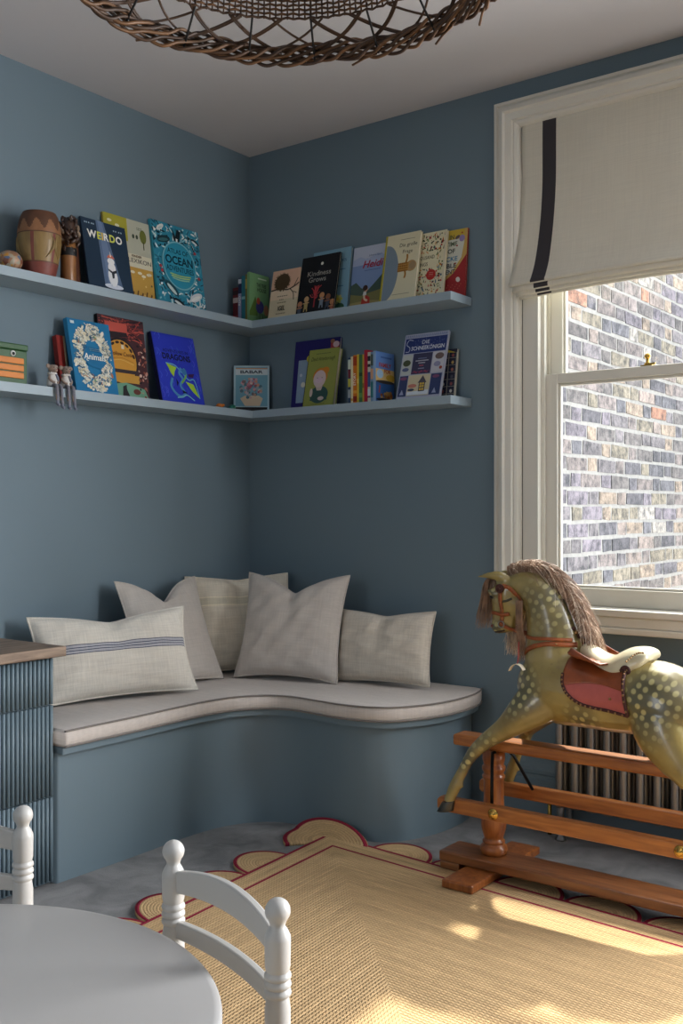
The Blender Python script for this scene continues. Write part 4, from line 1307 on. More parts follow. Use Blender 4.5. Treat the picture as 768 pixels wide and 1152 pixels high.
# ------------------------------------------------------------------ lettering and printed art
_T = {}
def glyphs(s, bold=0.0, shear=0.0, space=1.0):
    """flat triangles of a line of text, normalised so that it is centred and one cap-height tall"""
    key = (s, bold, shear, space)
    if key in _T: return _T[key]
    cu = bpy.data.curves.new('lettering', 'FONT')
    cu.body = s; cu.size = 1.0; cu.offset = bold; cu.shear = shear; cu.space_character = space; cu.resolution_u = 3
    cu.align_x = 'CENTER'
    o = bpy.data.objects.new('lettering', cu); COL.objects.link(o)
    dg = bpy.context.evaluated_depsgraph_get()
    me = bpy.data.meshes.new_from_object(o.evaluated_get(dg))
    v = [(p.co.x, p.co.y) for p in me.vertices]; f = [tuple(p.vertices) for p in me.polygons]
    bpy.data.objects.remove(o); bpy.data.curves.remove(cu); bpy.data.meshes.remove(me)
    x0 = min(p[0] for p in v); x1 = max(p[0] for p in v)
    cx = (x0 + x1) / 2
    v = [((p[0] - cx), p[1]) for p in v]
    _T[key] = (v, f, x1 - x0)
    return _T[key]

class Art:
    """flat printing on a panel: x runs right, z up, the panel faces -y at y = y0"""
    def __init__(s, b, x0, z0, w, h, y0):
        s.b, s.x0, s.z0, s.w, s.h, s.y0, s.k = b, x0, z0, w, h, y0, 1
    def _p(s, u, v):
        u = min(1, max(0, u)); v = min(1, max(0, v))
        return (s.x0 + u * s.w, s.y0 - 0.00014 * s.k, s.z0 + v * s.h)
    def layer(s): s.k += 1
    def poly(s, pts, col, step=True):
        if step: s.layer()
        s.b.add([s._p(*p) for p in pts], [tuple(range(len(pts)))], ink(col))
    def rect(s, u0, v0, u1, v1, col, step=True): s.poly([(u0, v0), (u1, v0), (u1, v1), (u0, v1)], col, step)
    def ell(s, cu, cv, ru, rv, col, n=18, rot=0.0, step=True, a0=0, a1=2 * pi):
        pts = []
        for i in range(n):
            a = a0 + (a1 - a0) * i / (n if abs(a1 - a0 - 2 * pi) < 1e-6 else n - 1)
            x, y = ru * cos(a) * s.w, rv * sin(a) * s.h
            pts.append((cu + (x * cos(rot) - y * sin(rot)) / s.w, cv + (x * sin(rot) + y * cos(rot)) / s.h))
        s.poly(pts, col, step)
    def circ(s, cu, cv, r, col, n=18, step=True): s.ell(cu, cv, r, r * s.w / s.h, col, n, 0, step)
    def line(s, pts, wd, col, step=True, smooth=True):
        if step: s.layer()
        P = spline([(p[0] * s.w, p[1] * s.h) for p in pts], 5) if smooth and len(pts) > 2 else [Vector((p[0] * s.w, p[1] * s.h)) for p in pts]
        L_, R_ = [], []
        for i, q in enumerate(P):
            a = P[max(i - 1, 0)]; c = P[min(i + 1, len(P) - 1)]
            t = (c - a); t = t.normalized() if t.length else Vector((1, 0)); nn = Vector((-t.y, t.x)) * wd * s.w / 2
            L_.append(((q + nn).x / s.w, (q + nn).y / s.h)); R_.append(((q - nn).x / s.w, (q - nn).y / s.h))
        n = len(P)
        s.b.add([s._p(*p) for p in L_ + R_], [(i, n + i, n + i + 1, i + 1) for i in range(n - 1)], ink(col))
    def text(s, t, cu, cv, width, col, hgt=None, bold=0.0, shear=0.0, rot=0.0, cols=None, step=True):
        """width = share of the panel the line fills; hgt = cap height as a share of the panel height"""
        if step: s.layer()
        if cols:                                     # letters in several colours
            x = 0; parts = []
            for ch, c in zip(t, cols):
                g = glyphs(ch, bold, shear); parts.append((g, c, x + g[2] / 2)); x += g[2] + 0.09
            sc = width * s.w / x
            for g, c, off in parts:
                s._put(g, cu + (off - x / 2) * sc / s.w, cv, sc, (hgt * s.h / 0.72) if hgt else sc, c, rot)
            return
        g = glyphs(t, bold, shear)
        sc = width * s.w / max(g[2], 1e-6)
        s._put(g, cu, cv, sc, (hgt * s.h / 0.72) if hgt else sc, col, rot)
    def _put(s, g, cu, cv, sx, sz, col, rot):
        v = []
        for x, y in g[0]:
            X, Y = x * sx, y * sz
            v.append((s.x0 + cu * s.w + X * cos(rot) - Y * sin(rot), s.y0 - 0.00014 * s.k, s.z0 + cv * s.h + X * sin(rot) + Y * cos(rot)))
        s.b.add(v, g[1], ink(col))

def book(label, group, loc, rz, w, h, t, cover, art=None, lean=0.0, spine=None, spine_art=None, roll=0.0, back=None):
    """origin at the bottom back edge, cover towards local -y, spine on local -x"""
    r = root('book', label, 'book', loc, (-lean, roll, rz), group)
    cv = ink(cover); sp = ink(spine or cover)
    b = MB()
    bt = 0.0022
    b.box(-w / 2, w / 2, -t, -t + bt, 0, h, cv)
    b.box(-w / 2, w / 2, -bt, 0, 0, h, ink(back) if back else cv)
    b.box(-w / 2 - 0.0008, -w / 2 + bt, -t, 0, 0, h, sp)
    if art:
        a = Art(b, -w / 2, 0.0, w, h, -t)
        art(a)
    if spine_art:
        sb = MB()
        a = Art(sb, 0, 0, t, h, 0)
        spine_art(a)
        Mx = Matrix(((0, 1, 0, -w / 2 - 0.0008), (-1, 0, 0, 0.0), (0, 0, 1, 0), (0, 0, 0, 1)))
        for f, mi in zip(sb.f, sb.mi):
            b.add([Mx @ sb.v[i] for i in f], [tuple(range(len(f)))], sb.mats[mi])
    b.build('cover', r)
    p = MB(); p.box(-w / 2 + bt + 0.0004, w / 2 - 0.003, -t + bt + 0.0001, -bt - 0.0001, 0.003, h - 0.003, PAPER); p.build('pages', r)
    return r
def left_book(label, group, y0, y1, xb, xt, ztop, zs, t, *a, **k):
    """faces the room from the left wall; xb / xt = how far its front face stands off at foot and head"""
    w = y1 - y0
    h0 = ztop - zs
    lean = math.atan2(xb - xt, h0)
    h = h0 / cos(lean)
    return book(label, group, (xb - t * cos(lean), (y0 + y1) / 2, zs + 0.0005), radians(90), w, h, t, *a, lean=lean, **k)
def right_book(label, group, x0, x1, yb, yt, ztop, zs, t, *a, **k):
    w = x1 - x0
    h0 = ztop - zs
    lean = math.atan2(yb - yt, h0)
    h = h0 / cos(lean)
    return book(label, group, ((x0 + x1) / 2, -(yb - t * cos(lean)), zs + 0.0005), 0.0, w, h, t, *a, lean=lean, **k)

# ---- covers, upper shelf, left wall
def art_weirdo(a):
    a.poly([(0.33, 1), (0.50, 1), (0.76, 0.12), (0.36, 0.12)], '5A6E8C')
    a.poly([(0.37, 1), (0.46, 1), (0.66, 0.12), (0.44, 0.12)], '6C80A0')
    a.text('WEIRDO', 0.5, 0.74, 0.80, 'F0EFE6', 0.105, 0.03, cols=['F2F0E8', 'D6D84A', 'E8C23C', 'F2F0E8', 'DADC62', 'F2F0E8'], rot=-0.02)
    a.ell(0.56, 0.105, 0.21, 0.035, 'DCE0EA')
    a.ell(0.56, 0.24, 0.105, 0.135, 'ECECEE'); a.ell(0.56, 0.36, 0.085, 0.09, 'ECECEE'); a.ell(0.555, 0.455, 0.080, 0.048, 'F0F0F0')
    a.poly([(0.47, 0.345), (0.56, 0.315), (0.66, 0.345), (0.655, 0.305), (0.60, 0.29), (0.59, 0.225), (0.545, 0.215), (0.54, 0.29), (0.48, 0.315)], '262A34')
    a.poly([(0.47, 0.50), (0.65, 0.50), (0.60, 0.545), (0.52, 0.545)], 'D0705C'); a.poly([(0.545, 0.52), (0.575, 0.52), (0.558, 0.60)], 'EFE9DA')
    for u in (0.06, 0.10, 0.15, 0.21, 0.25): a.rect(u, 0.925, u + 0.028, 0.945, '9FB4C4', step=False)
    for u in (0.70, 0.75, 0.82, 0.87): a.rect(u, 0.90, u + 0.030, 0.92, '9FB4C4', step=False)
    for x in (0.50, 0.62): a.line([(x, 0.10), (x + 0.01, 0.13)], 0.02, 'C9CDD8')
def art_yellow(a):
    a.rect(0, 0.0, 1, 0.46, 'C79B48'); a.rect(0, 0.42, 1, 0.60, 'D9D2B8'); a.rect(0, 0.58, 1, 1.0, 'B9B9A6')
    a.rect(0, 0.72, 0.5, 1.0, 'A9A238')
    rnd = random.Random(4); a.layer()
    for k in range(26): a.circ(rnd.uniform(0.05, 0.95), rnd.uniform(0.03, 0.38), rnd.uniform(0.012, 0.03), rnd.choice(['8A6A2E', '5E5A38', 'E2C27A', 'A0522E']), 7, step=False)
    a.layer()
    for k in range(9): a.ell(rnd.uniform(0.08, 0.92), rnd.uniform(0.3, 0.4), 0.05, 0.018, 'EADFC0', 10, step=False)
    a.ell(0.84, 0.82, 0.075, 0.085, '6E7434'); a.rect(0.83, 0.66, 0.85, 0.76, '4A4A30')
    for u in (0.62, 0.70): a.ell(u, 0.80, 0.028, 0.028, '3E4A3C', 10, step=False)
    for u, v in ((0.12, 0.92), (0.28, 0.88), (0.4, 0.84)): a.ell(u, v, 0.05, 0.018, 'E4DFB8', 10, step=False)
    for k in range(8): a.circ(0.72 + 0.03 * (k % 4), 0.915 - 0.02 * (k // 4), 0.010, '54584E', 6, step=False)
    a.text('KINDER', 0.66, 0.545, 0.22, '5A3A2A', 0.028, 0.02)
    a.text('LEXIKON', 0.72, 0.475, 0.50, '4E5054', 0.055)
    for k in range(5): a.line([(0.5 + 0.1 * k, 0.06), (0.53 + 0.1 * k, 0.12 + 0.02 * (k % 2))], 0.03, '6B4A26', step=False)
def art_ocean(a):
    rnd = random.Random(9)
    a.layer()
    for k in range(420):
        u, v = rnd.random(), rnd.random()
        if ((u - 0.5) / 0.36) ** 2 + ((v - 0.52) / 0.29) ** 2 < 1: continue
        an = rnd.uniform(0, pi)
        a.ell(u, v, rnd.uniform(0.015, 0.07), rnd.uniform(0.005, 0.013), rnd.choice(['1F4A5C', '123240', '8CC4CE', 'C9DCD8', '2C6E80', '4FA0B4', '16303E', 'E2E8E4']), 8, an, step=(k % 40 == 0))
    def fish(u, v, s_, rot, c, c2='D9E2E0'):
        a.ell(u, v, s_, s_ * 0.30, c, 14, rot); a.ell(u - 0.008, v - 0.010, s_ * 0.75, s_ * 0.14, c2, 12, rot)
        tu, tv = u - s_ * 1.15 * cos(rot), v - s_ * 1.15 * sin(rot) * a.w / a.h
        a.poly([(tu, tv), (tu - 0.06, tv + 0.03), (tu - 0.05, tv - 0.03)], c, step=False)
    fish(0.80, 0.185, 0.15, 0.45, 'D9DEE0', 'F0F0EC'); fish(0.42, 0.08, 0.13, -0.4, '14262E'); fish(0.30, 0.235, 0.16, -0.7, '20505E', 'C8D8D4')
    fish(0.90, 0.86, 0.09, -0.4, '142A34'); fish(0.17, 0.93, 0.09, 0.6, 'E2E6E0', 'C4D2D0'); fish(0.22, 0.80, 0.14, 0.2, '1A3C46', '3C6E74')
    a.poly([(0.42, 0.96), (0.48, 0.86), (0.53, 0.96), (0.60, 0.93), (0.55, 0.80), (0.49, 0.76), (0.43, 0.84)], '10242C'); a.poly([(0.48, 0.84), (0.52, 0.84), (0.51, 0.775), (0.485, 0.775)], 'E4E6E0')
    for u, v in ((0.12, 0.42), (0.1, 0.47), (0.87, 0.72), (0.9, 0.42)): a.ell(u, v, 0.03, 0.02, 'B0444C', 9, 0.5)
    a.ell(0.5, 0.52, 0.355, 0.285, '79B8C4', 40); a.ell(0.5, 0.52, 0.335, 0.268, '2E93AE', 40)
    a.text('ATLAS OF', 0.49, 0.655, 0.44, '14434F', 0.055, 0.015, rot=0.0)
    a.text('OCEAN', 0.5, 0.53, 0.58, '0F3A48', 0.095, 0.03)
    a.text('ADVENTURES', 0.5, 0.445, 0.58, '14434F', 0.062, 0.015)
    for k, (z, c) in enumerate(((0.41, '9FC46A'), (0.385, 'A8C86E'), (0.36, '8EC0A0'))): a.line([(0.28 + 0.02 * k, z), (0.5, z - 0.012), (0.72 - 0.02 * k, z)], 0.02, c)
G1 = 'front-facing picture books on the upper shelf'
G2 = 'front-facing picture books on the lower shelf'
left_book('dark navy book titled WEIRDO showing a white animal in a spotlight', G1, -0.955, -0.745, 0.090, 0.035, 2.196, ZU, 0.010, '1E3348', art_weirdo)
left_book('mustard and grey nature book half hidden behind the navy WEIRDO book', G1, -0.832, -0.604, 0.054, 0.012, 2.246, ZU, 0.010, 'B5A24A', art_yellow)
left_book('teal ocean atlas with a round title panel among sea creatures', G1, -0.598, -0.338, 0.070, 0.016, 2.272, ZU, 0.014, '2F8AA4', art_ocean, spine='3FA3BC')
left_book('thin brown book with only its edge showing, between the shaker and the WEIRDO book', G1, -0.992, -0.960, 0.050, 0.020, 2.17, ZU, 0.018, '5E3420', lambda a: a.rect(0.0, 0, 0.35, 1, '1C2430'))

# ---- covers, lower shelf, left wall
def art_animals(a):
    rnd = random.Random(21)
    a.layer()
    for k in range(430):
        an = rnd.uniform(0, 2 * pi); rr_ = rnd.uniform(0.60, 1.12)
        u = 0.5 + 0.40 * rr_ * cos(an); v = 0.49 + 0.43 * rr_ * sin(an)
        if not (0.04 < u < 0.97 and 0.03 < v < 0.94): continue
        if rnd.random() < 0.12: c = rnd.choice(['2A4E78', '35607E', 'B7785C', '6F9C78'])
        else: c = rnd.choice(['E9E2CC', 'F0EBDC', 'D9D6C0', 'C8D2CC', 'E2D6B4'])
        a.ell(u, v, rnd.uniform(0.02, 0.065), rnd.uniform(0.010, 0.028), c, 9, rnd.uniform(0, pi), step=(k % 24 == 0))
    for k in range(150):
        an = rnd.uniform(0, 2 * pi); rr_ = rnd.uniform(0.62, 1.08)
        u = 0.5 + 0.40 * rr_ * cos(an); v = 0.49 + 0.43 * rr_ * sin(an)
        a.line([(u, v), (u + rnd.uniform(-.05, .05), v + rnd.uniform(-.03, .03)), (u + rnd.uniform(-.08, .08), v + rnd.uniform(-.05, .05))], 0.012, rnd.choice(['6C8490', '4B6C80', 'F4F0E4', '8A8E86']), step=(k % 12 == 0))
    a.rect(0.05, 0.925, 0.14, 0.965, 'C9DCE0')
    a.poly([(0.27, 0.54), (0.36, 0.64), (0.62, 0.63), (0.72, 0.55), (0.78, 0.42), (0.62, 0.33), (0.36, 0.37), (0.24, 0.45)], '1F6E9C')
    for z in (0.60, 0.575): a.rect(0.42, z, 0.68, z + 0.010, 'BFD4DC', step=False)
    a.text('Animals', 0.52, 0.455, 0.52, 'F0EDE0', 0.085, 0.015, 0.15)
    a.line([(0.34, 0.47), (0.32, 0.44), (0.36, 0.43)], 0.014, 'F0EDE0')
def art_hollow(a):
    rnd = random.Random(12)
    a.rect(0, 0.0, 1, 1, '4A2A30')
    a.layer()
    for k in range(90): a.line([(rnd.random(), rnd.uniform(0.72, 1)), (rnd.random(), rnd.uniform(0.72, 1))], 0.02, rnd.choice(['A8453E', 'C05A4E', '2A1C22', '7A3434']), step=(k % 20 == 0), smooth=False)
    a.rect(0.14, 0.80, 0.62, 0.93, 'C8584C'); a.poly([(0.1, 0.72), (0.62, 0.77), (0.6, 0.82), (0.1, 0.81)], '2E2026')
    a.ell(0.42, 0.46, 0.37, 0.29, '2A1E22', 30); a.ell(0.42, 0.455, 0.345, 0.265, 'D69A3C', 30)
    a.layer()
    for k in range(8):
        an = 0.35 + 2.4 * k / 7
        a.ell(0.42 + 0.31 * cos(an), 0.455 + 0.235 * sin(an), 0.045, 0.018, '33241F', 10, an + pi / 2, step=False)
    a.rect(0.06, 0.315, 0.78, 0.36, '3A3034'); a.rect(0.06, 0.20, 0.8, 0.30, 'CF9A40')
    a.poly([(0.02, 0.02), (0.98, 0.02), (0.9, 0.14), (0.5, 0.20), (0.1, 0.16)], '74A68A')
    a.poly([(0.40, 0.03), (0.56, 0.03), (0.50, 0.12), (0.50, 0.175), (0.42, 0.15)], '2C2A2C'); a.ell(0.72, 0.10, 0.08, 0.035, '6A3A30')
    a.line([(0.16, 0.47), (0.42, 0.50), (0.70, 0.46)], 0.012, 'B97A2A'); a.line([(0.16, 0.44), (0.42, 0.475), (0.70, 0.43)], 0.012, 'E4B860')
    a.text('Hollow Castle', 0.45, 0.525, 0.50, '6A3E1E', 0.050, 0.01, 0.1)
    for k in range(40): a.ell(rnd.uniform(0.80, 0.99), rnd.uniform(0.04, 0.7), rnd.uniform(0.01, 0.04), rnd.uniform(0.006, 0.02), rnd.choice(['D8B8A8', '8A4A40', '241A22', 'B06A58', 'C98A78']), 8, rnd.uniform(0, pi), step=(k % 20 == 0))
    a.rect(0.45, 0.50 + 0.11, 0.51, 0.66, 'E8DCC0'); 
def art_dragon(a):
    rnd = random.Random(2)
    a.rect(0.02, 0.02, 0.98, 0.985, '2C3CC0')
    a.layer()
    for k in range(36):
        u, v = rnd.choice([rnd.uniform(0.03, 0.2), rnd.uniform(0.82, 0.97), rnd.uniform(0, 1)]), rnd.uniform(0.04, 0.96)
        a.line([(u, v), (u + 0.03, v + 0.05), (u - 0.01, v + 0.10)], 0.010, rnd.choice(['4C64D8', '3E6AB8', '5C58D8']), step=False)
    a.text('ADVENTURES IN', 0.5, 0.735, 0.60, '161E5A', 0.045, 0.015)
    a.text('DRAGONS', 0.5, 0.63, 0.66, '10153E', 0.085, 0.035)
    g = 'A8D03C'; l_ = '6CB0C8'
    a.poly([(0.22, 0.57), (0.46, 0.52), (0.40, 0.46), (0.36, 0.38), (0.30, 0.43), (0.27, 0.50)], g)
    a.poly([(0.62, 0.33), (0.80, 0.30), (0.90, 0.10), (0.78, 0.17), (0.74, 0.20), (0.70, 0.24)], g)
    a.line([(0.22, 0.57), (0.42, 0.55), (0.56, 0.46), (0.70, 0.36), (0.84, 0.36), (0.90, 0.10)], 0.02, l_)
    a.line([(0.56, 0.52), (0.50, 0.44), (0.56, 0.36), (0.48, 0.26), (0.56, 0.16), (0.46, 0.10), (0.34, 0.14), (0.26, 0.24), (0.32, 0.36)], 0.05, '4C8CC0')
    a.line([(0.62, 0.52), (0.66, 0.44), (0.60, 0.36), (0.52, 0.30)], 0.035, '7CB848')
    a.ell(0.62, 0.47, 0.06, 0.05, '3A78B0'); a.poly([(0.70, 0.44), (0.86, 0.46), (0.82, 0.40), (0.72, 0.40)], '3A1E4E')
    a.line([(0.36, 0.08), (0.50, 0.10), (0.60, 0.13), (0.76, 0.06)], 0.02, '7CC0C0')
    a.poly([(0.40, 0.36), (0.44, 0.30), (0.40, 0.24)], '14203A'); a.poly([(0.50, 0.20), (0.62, 0.16), (0.52, 0.15)], '14203A')
left_book('blue animal encyclopedia bordered with cream creatures, beside the toy mice', G2, -1.030, -0.838, 0.110, 0.052, 1.811, ZL, 0.020, '2076A6', art_animals, spine='2A80AE')
left_book('red and orange storybook with a golden arch', G2, -0.862, -0.636, 0.056, 0.015, 1.858, ZL, 0.016, '3A2228', art_hollow, spine='1A1416')
left_book('royal blue dragon book with a lime-green winged dragon', G2, -0.602, -0.370, 0.092, 0.022, 1.826, ZL, 0.018, '2634B0', art_dragon, spine='14163A')
left_book('narrow red book standing behind the toy mice', G2, -1.056, -1.020, 0.062, 0.028, 1.748, ZL, 0.022, '8E2A24', lambda a: a.rect(0.78, 0, 1, 1, 'C8B89A'))

# ---- the corner: small picture book on lower shelf, standing across the corner
def art_babar(a):
    a.rect(0.0, 0.0, 1, 1, 'A9C4CC'); a.rect(0.05, 0.03, 0.95, 0.97, '6FA0B2'); a.rect(0.05, 0.93, 0.95, 0.95, 'C08A5A'); a.rect(0.05, 0.80, 0.95, 0.925, 'C3CFD2')
    a.rect(0.05, 0.0, 0.95, 0.115, '101216'); a.rect(0.05, 0.115, 0.95, 0.135, 'B4CCD2')
    a.text('BABAR', 0.5, 0.835, 0.64, '37424E', 0.065, 0.03)
    a.poly([(0.18, 0.30), (0.32, 0.36), (0.70, 0.36), (0.82, 0.30), (0.74, 0.14), (0.32, 0.14)], 'D6BFA0')
    rnd = random.Random(8); a.layer()
    for k in range(70):
        an = rnd.uniform(0, 2 * pi); q = sqrt(rnd.random())
        a.circ(0.49 + 0.33 * q * cos(an), 0.52 + 0.21 * q * sin(an), rnd.uniform(0.025, 0.055), rnd.choice(['B8848C', 'C99AA0', 'A0586A', 'BFAFB4', '8FA4A8', 'C79078', '74686A', 'D2C2B8', '50747E']), 9, step=(k % 24 == 0))
book('small pale-blue picture book titled BABAR standing across the shelf corner', G2, (0.082, -0.078, ZL + 0.0005), radians(38), 0.152, 0.205, 0.010, 'A9C4CC', art_babar, lean=0.10, back='20242A')

# ---- covers, upper shelf, back wall
def art_igel(a):
    a.rect(0, 0.55, 1, 1, 'E0B498'); a.rect(0, 0.40, 1, 0.62, 'E6CCAE'); 
    a.line([(0.0, 0.60), (0.3, 0.62), (0.6, 0.585), (0.85, 0.64), (1.0, 0.70)], 0.04, '46382A'); a.line([(0.68, 0.60), (0.82, 0.50), (0.86, 0.36)], 0.028, '46382A'); a.line([(0.8, 0.61), (0.9, 0.74), (0.94, 0.80)], 0.024, '46382A'); a.line([(0.82, 0.53), (0.95, 0.49)], 0.02, '46382A')
    a.ell(0.38, 0.755, 0.27, 0.165, '4E3C26', 28, 0.25)
    rnd = random.Random(3); a.layer()
    for k in range(60):
        an = rnd.uniform(0, 2 * pi); 
        u, v = 0.38 + 0.25 * cos(an), 0.755 + 0.15 * sin(an)
        a.line([(u, v), (u + 0.06 * cos(an), v + 0.04 * sin(an))], 0.012, '4E3C26', step=False, smooth=False)
    for u in (0.34, 0.44): a.line([(u, 0.62), (u + 0.02, 0.56)], 0.03, '4E3C26')
    for z, w_ in ((0.455, 0.34), (0.385, 0.16), (0.325, 0.28)): 
        k = 0
        while k * 0.055 < w_: a.rect(0.43 - w_ / 2 + 0.055 * k, z, 0.43 - w_ / 2 + 0.055 * k + 0.035, z + 0.018, '6A6258', step=False); k += 1
    a.text('IGEL', 0.46, 0.175, 0.26, '1E1E20', 0.095, 0.02)
    for k in range(7): a.rect(0.28 + 0.05 * k, 0.105, 0.28 + 0.05 * k + 0.034, 0.122, '7A7064', step=False)
def art_kind(a):
    a.circ(0.55, 0.855, 0.035, 'E8E2D2', 10)
    a.text('Kindness', 0.5, 0.66, 0.62, '9A968E', 0.085, 0.01); a.text('Grows', 0.47, 0.555, 0.46, '9A968E', 0.085, 0.01)
    a.line([(0.46, 0.12), (0.46, 0.32), (0.45, 0.46)], 0.035, 'A8343C')
    rnd = random.Random(5)
    for k in range(22):
        u = rnd.uniform(0.32, 0.62); v = rnd.uniform(0.30, 0.50)
        a.line([(0.46, 0.30), ((u + 0.46) / 2 + rnd.uniform(-.02, .02), v - 0.05), (u, v)], 0.016, rnd.choice(['B43A40', 'C8484A', '8E2C34']), step=(k % 8 == 0))
    for u, z, c, cl in ((0.08, 0.20, 'B07A58', '4A5260'), (0.25, 0.27, 'C8A070', 'B49A60'), (0.66, 0.30, 'C89060', '7A8492'), (0.83, 0.26, '8A5A40', '404858'), (0.96, 0.16, 'B88058', '9A5A48')):
        a.ell(u, z, 0.065, 0.052, c, 14); a.ell(u, z - 0.10, 0.05, 0.07, cl, 12); a.line([(u - 0.03, z - 0.14), (u - 0.04, z - 0.21)], 0.03, cl); a.line([(u + 0.03, z - 0.14), (u + 0.04, z - 0.21)], 0.03, cl); a.line([(u - 0.08, z - 0.07), (u + 0.08, z - 0.06)], 0.025, c)
def art_blue(a):
    for k, (u0, u1) in enumerate(((0.72, 0.78), (0.79, 0.83), (0.845, 0.885))): a.text('OKS'[k], (u0 + u1) / 2, 0.79, 0.06, '2E5470', 0.045)
    a.rect(0.70, 0.665, 0.88, 0.68, '4E7890', step=False); a.rect(0.70, 0.41, 0.86, 0.425, '4E7890', step=False)
    a.ell(0.78, 0.10, 0.14, 0.06, '3A6048', 16); a.ell(0.70, 0.13, 0.1, 0.05, '2E5040', 14, 0.4)
    for k in range(7):
        an = 2 * pi * k / 7
        a.ell(0.74 + 0.07 * cos(an), 0.22 + 0.035 * sin(an), 0.06, 0.026, 'D0CE84' if k % 2 else 'B8C060', 10, an, step=False)
    a.circ(0.74, 0.22, 0.035, 'D8B84A', 10)
def art_heidi(a):
    a.rect(0, 0.78, 1, 1, 'B9BFD0'); a.rect(0, 0.36, 1, 0.80, '7E94BC'); a.poly([(0, 0.80), (0.2, 0.84), (0.4, 0.79), (0.7, 0.86), (1, 0.80), (1, 0.72), (0, 0.70)], 'A4B0CC')
    a.poly([(0, 0.40), (0.14, 0.44), (0.3, 0.34), (0.5, 0.30), (0.7, 0.42), (0.86, 0.52), (1, 0.54), (1, 0), (0, 0)], '45574C')
    a.poly([(0, 0.26), (0.3, 0.22), (0.6, 0.26), (1, 0.30), (1, 0), (0, 0)], '7A7648'); a.poly([(0, 0.12), (0.5, 0.14), (1, 0.10), (1, 0), (0, 0)], '9A8E5C')
    a.text('Heidi', 0.58, 0.655, 0.58, 'A8283C', 0.115, 0.02, 0.28)
    a.text('Johanna Spyri', 0.62, 0.83, 0.36, '5A6C98', 0.030); a.rect(0.35, 0.605, 0.80, 0.615, '5A6C98')
    a.poly([(0.32, 0.03), (0.58, 0.03), (0.56, 0.18), (0.46, 0.22), (0.34, 0.16)], 'B0382E'); a.line([(0.40, 0.22), (0.42, 0.16), (0.50, 0.13)], 0.05, 'E0C4A8'); a.poly([(0.36, 0.22), (0.46, 0.22), (0.46, 0.27), (0.38, 0.28)], 'D8D4CC')
    a.ell(0.44, 0.315, 0.055, 0.045, 'D2A486', 14); a.ell(0.42, 0.335, 0.07, 0.045, '3A2420', 14)
def art_grosse(a):
    pts = [(0.055, 0.0), (0.055, 0.86)]
    pts = [(0.055, 0.02)] + [(0.055 + 0.40 * max(0, cos(t)) ** 0.9 if abs(t) < pi / 2 else 0.055, 0.43 + 0.42 * sin(t)) for t in [(-pi / 2) + pi * i / 24 for i in range(25)]]
    a.poly(pts, '7C8C98')
    a.rect(0, 0, 0.05, 1, 'B0A22C')
    a.text('Die große', 0.68, 0.80, 0.50, '5A564C', 0.055, 0.005); a.text('Frage', 0.68, 0.70, 0.28, '5A564C', 0.055, 0.005)
    a.rect(0.45, 0.905, 0.85, 0.912, '8A8472', step=False); a.rect(0.35, 0.10, 0.85, 0.107, '8A8472', step=False)
    a.ell(0.82, 0.50, 0.15, 0.082, 'B08C5A', 20); a.rect(0.44, 0.43, 0.74, 0.56, 'A8742C'); a.ell(0.86, 0.50, 0.09, 0.06, '9C8462', 16)
    a.line([(0.66, 0.54), (0.69, 0.62), (0.68, 0.68)], 0.05, 'A8742C'); a.line([(0.66, 0.44), (0.68, 0.38), (0.66, 0.33)], 0.05, 'A8742C')
    for k in range(5): a.rect(0.46 + 0.055 * k, 0.43, 0.475 + 0.055 * k, 0.56, '7E5218', step=(k == 0))
    for k in range(3): a.rect(0.44, 0.455 + 0.035 * k, 0.74, 0.463 + 0.035 * k, 'C89650', step=(k == 0))
def art_thousand(a):
    rnd = random.Random(31); a.layer()
    for k in range(300):
        u, v = rnd.uniform(0.03, 0.97), rnd.uniform(0.02, 0.98)
        if 0.46 < v < 0.70 and u < 0.74: continue
        c = rnd.choice(['A8322C', '2E3A2E', '5A6E3C', 'C98A34', '1E1E22', '8E9A6A', 'B84A3C', '506878', 'D8A070', '2A4630'])
        q = rnd.random()
        s_ = rnd.uniform(0.012, 0.032)
        if q < 0.5: a.circ(u, v, s_, c, 7, step=(k % 60 == 0))
        elif q < 0.8: a.ell(u, v, s_ * 0.6, s_ * 1.1, c, 7, rnd.uniform(0, pi), step=(k % 60 == 0))
        else: a.poly([(u - s_, v - s_), (u + s_, v - s_), (u, v + s_ * 1.3)], c, step=(k % 60 == 0))
    a.text('THOUSAND', 0.37, 0.60, 0.60, '43443C', 0.055); a.text('THINGS', 0.27, 0.50, 0.40, '43443C', 0.055)
    a.circ(0.60, 0.36, 0.15, 'B8342C', 22)
    for z in (0.385, 0.36, 0.335): a.rect(0.53, z, 0.67, z + 0.008, 'E4B8A0', step=False)
    a.rect(0.95, 0, 1, 1, 'D8CFB4')
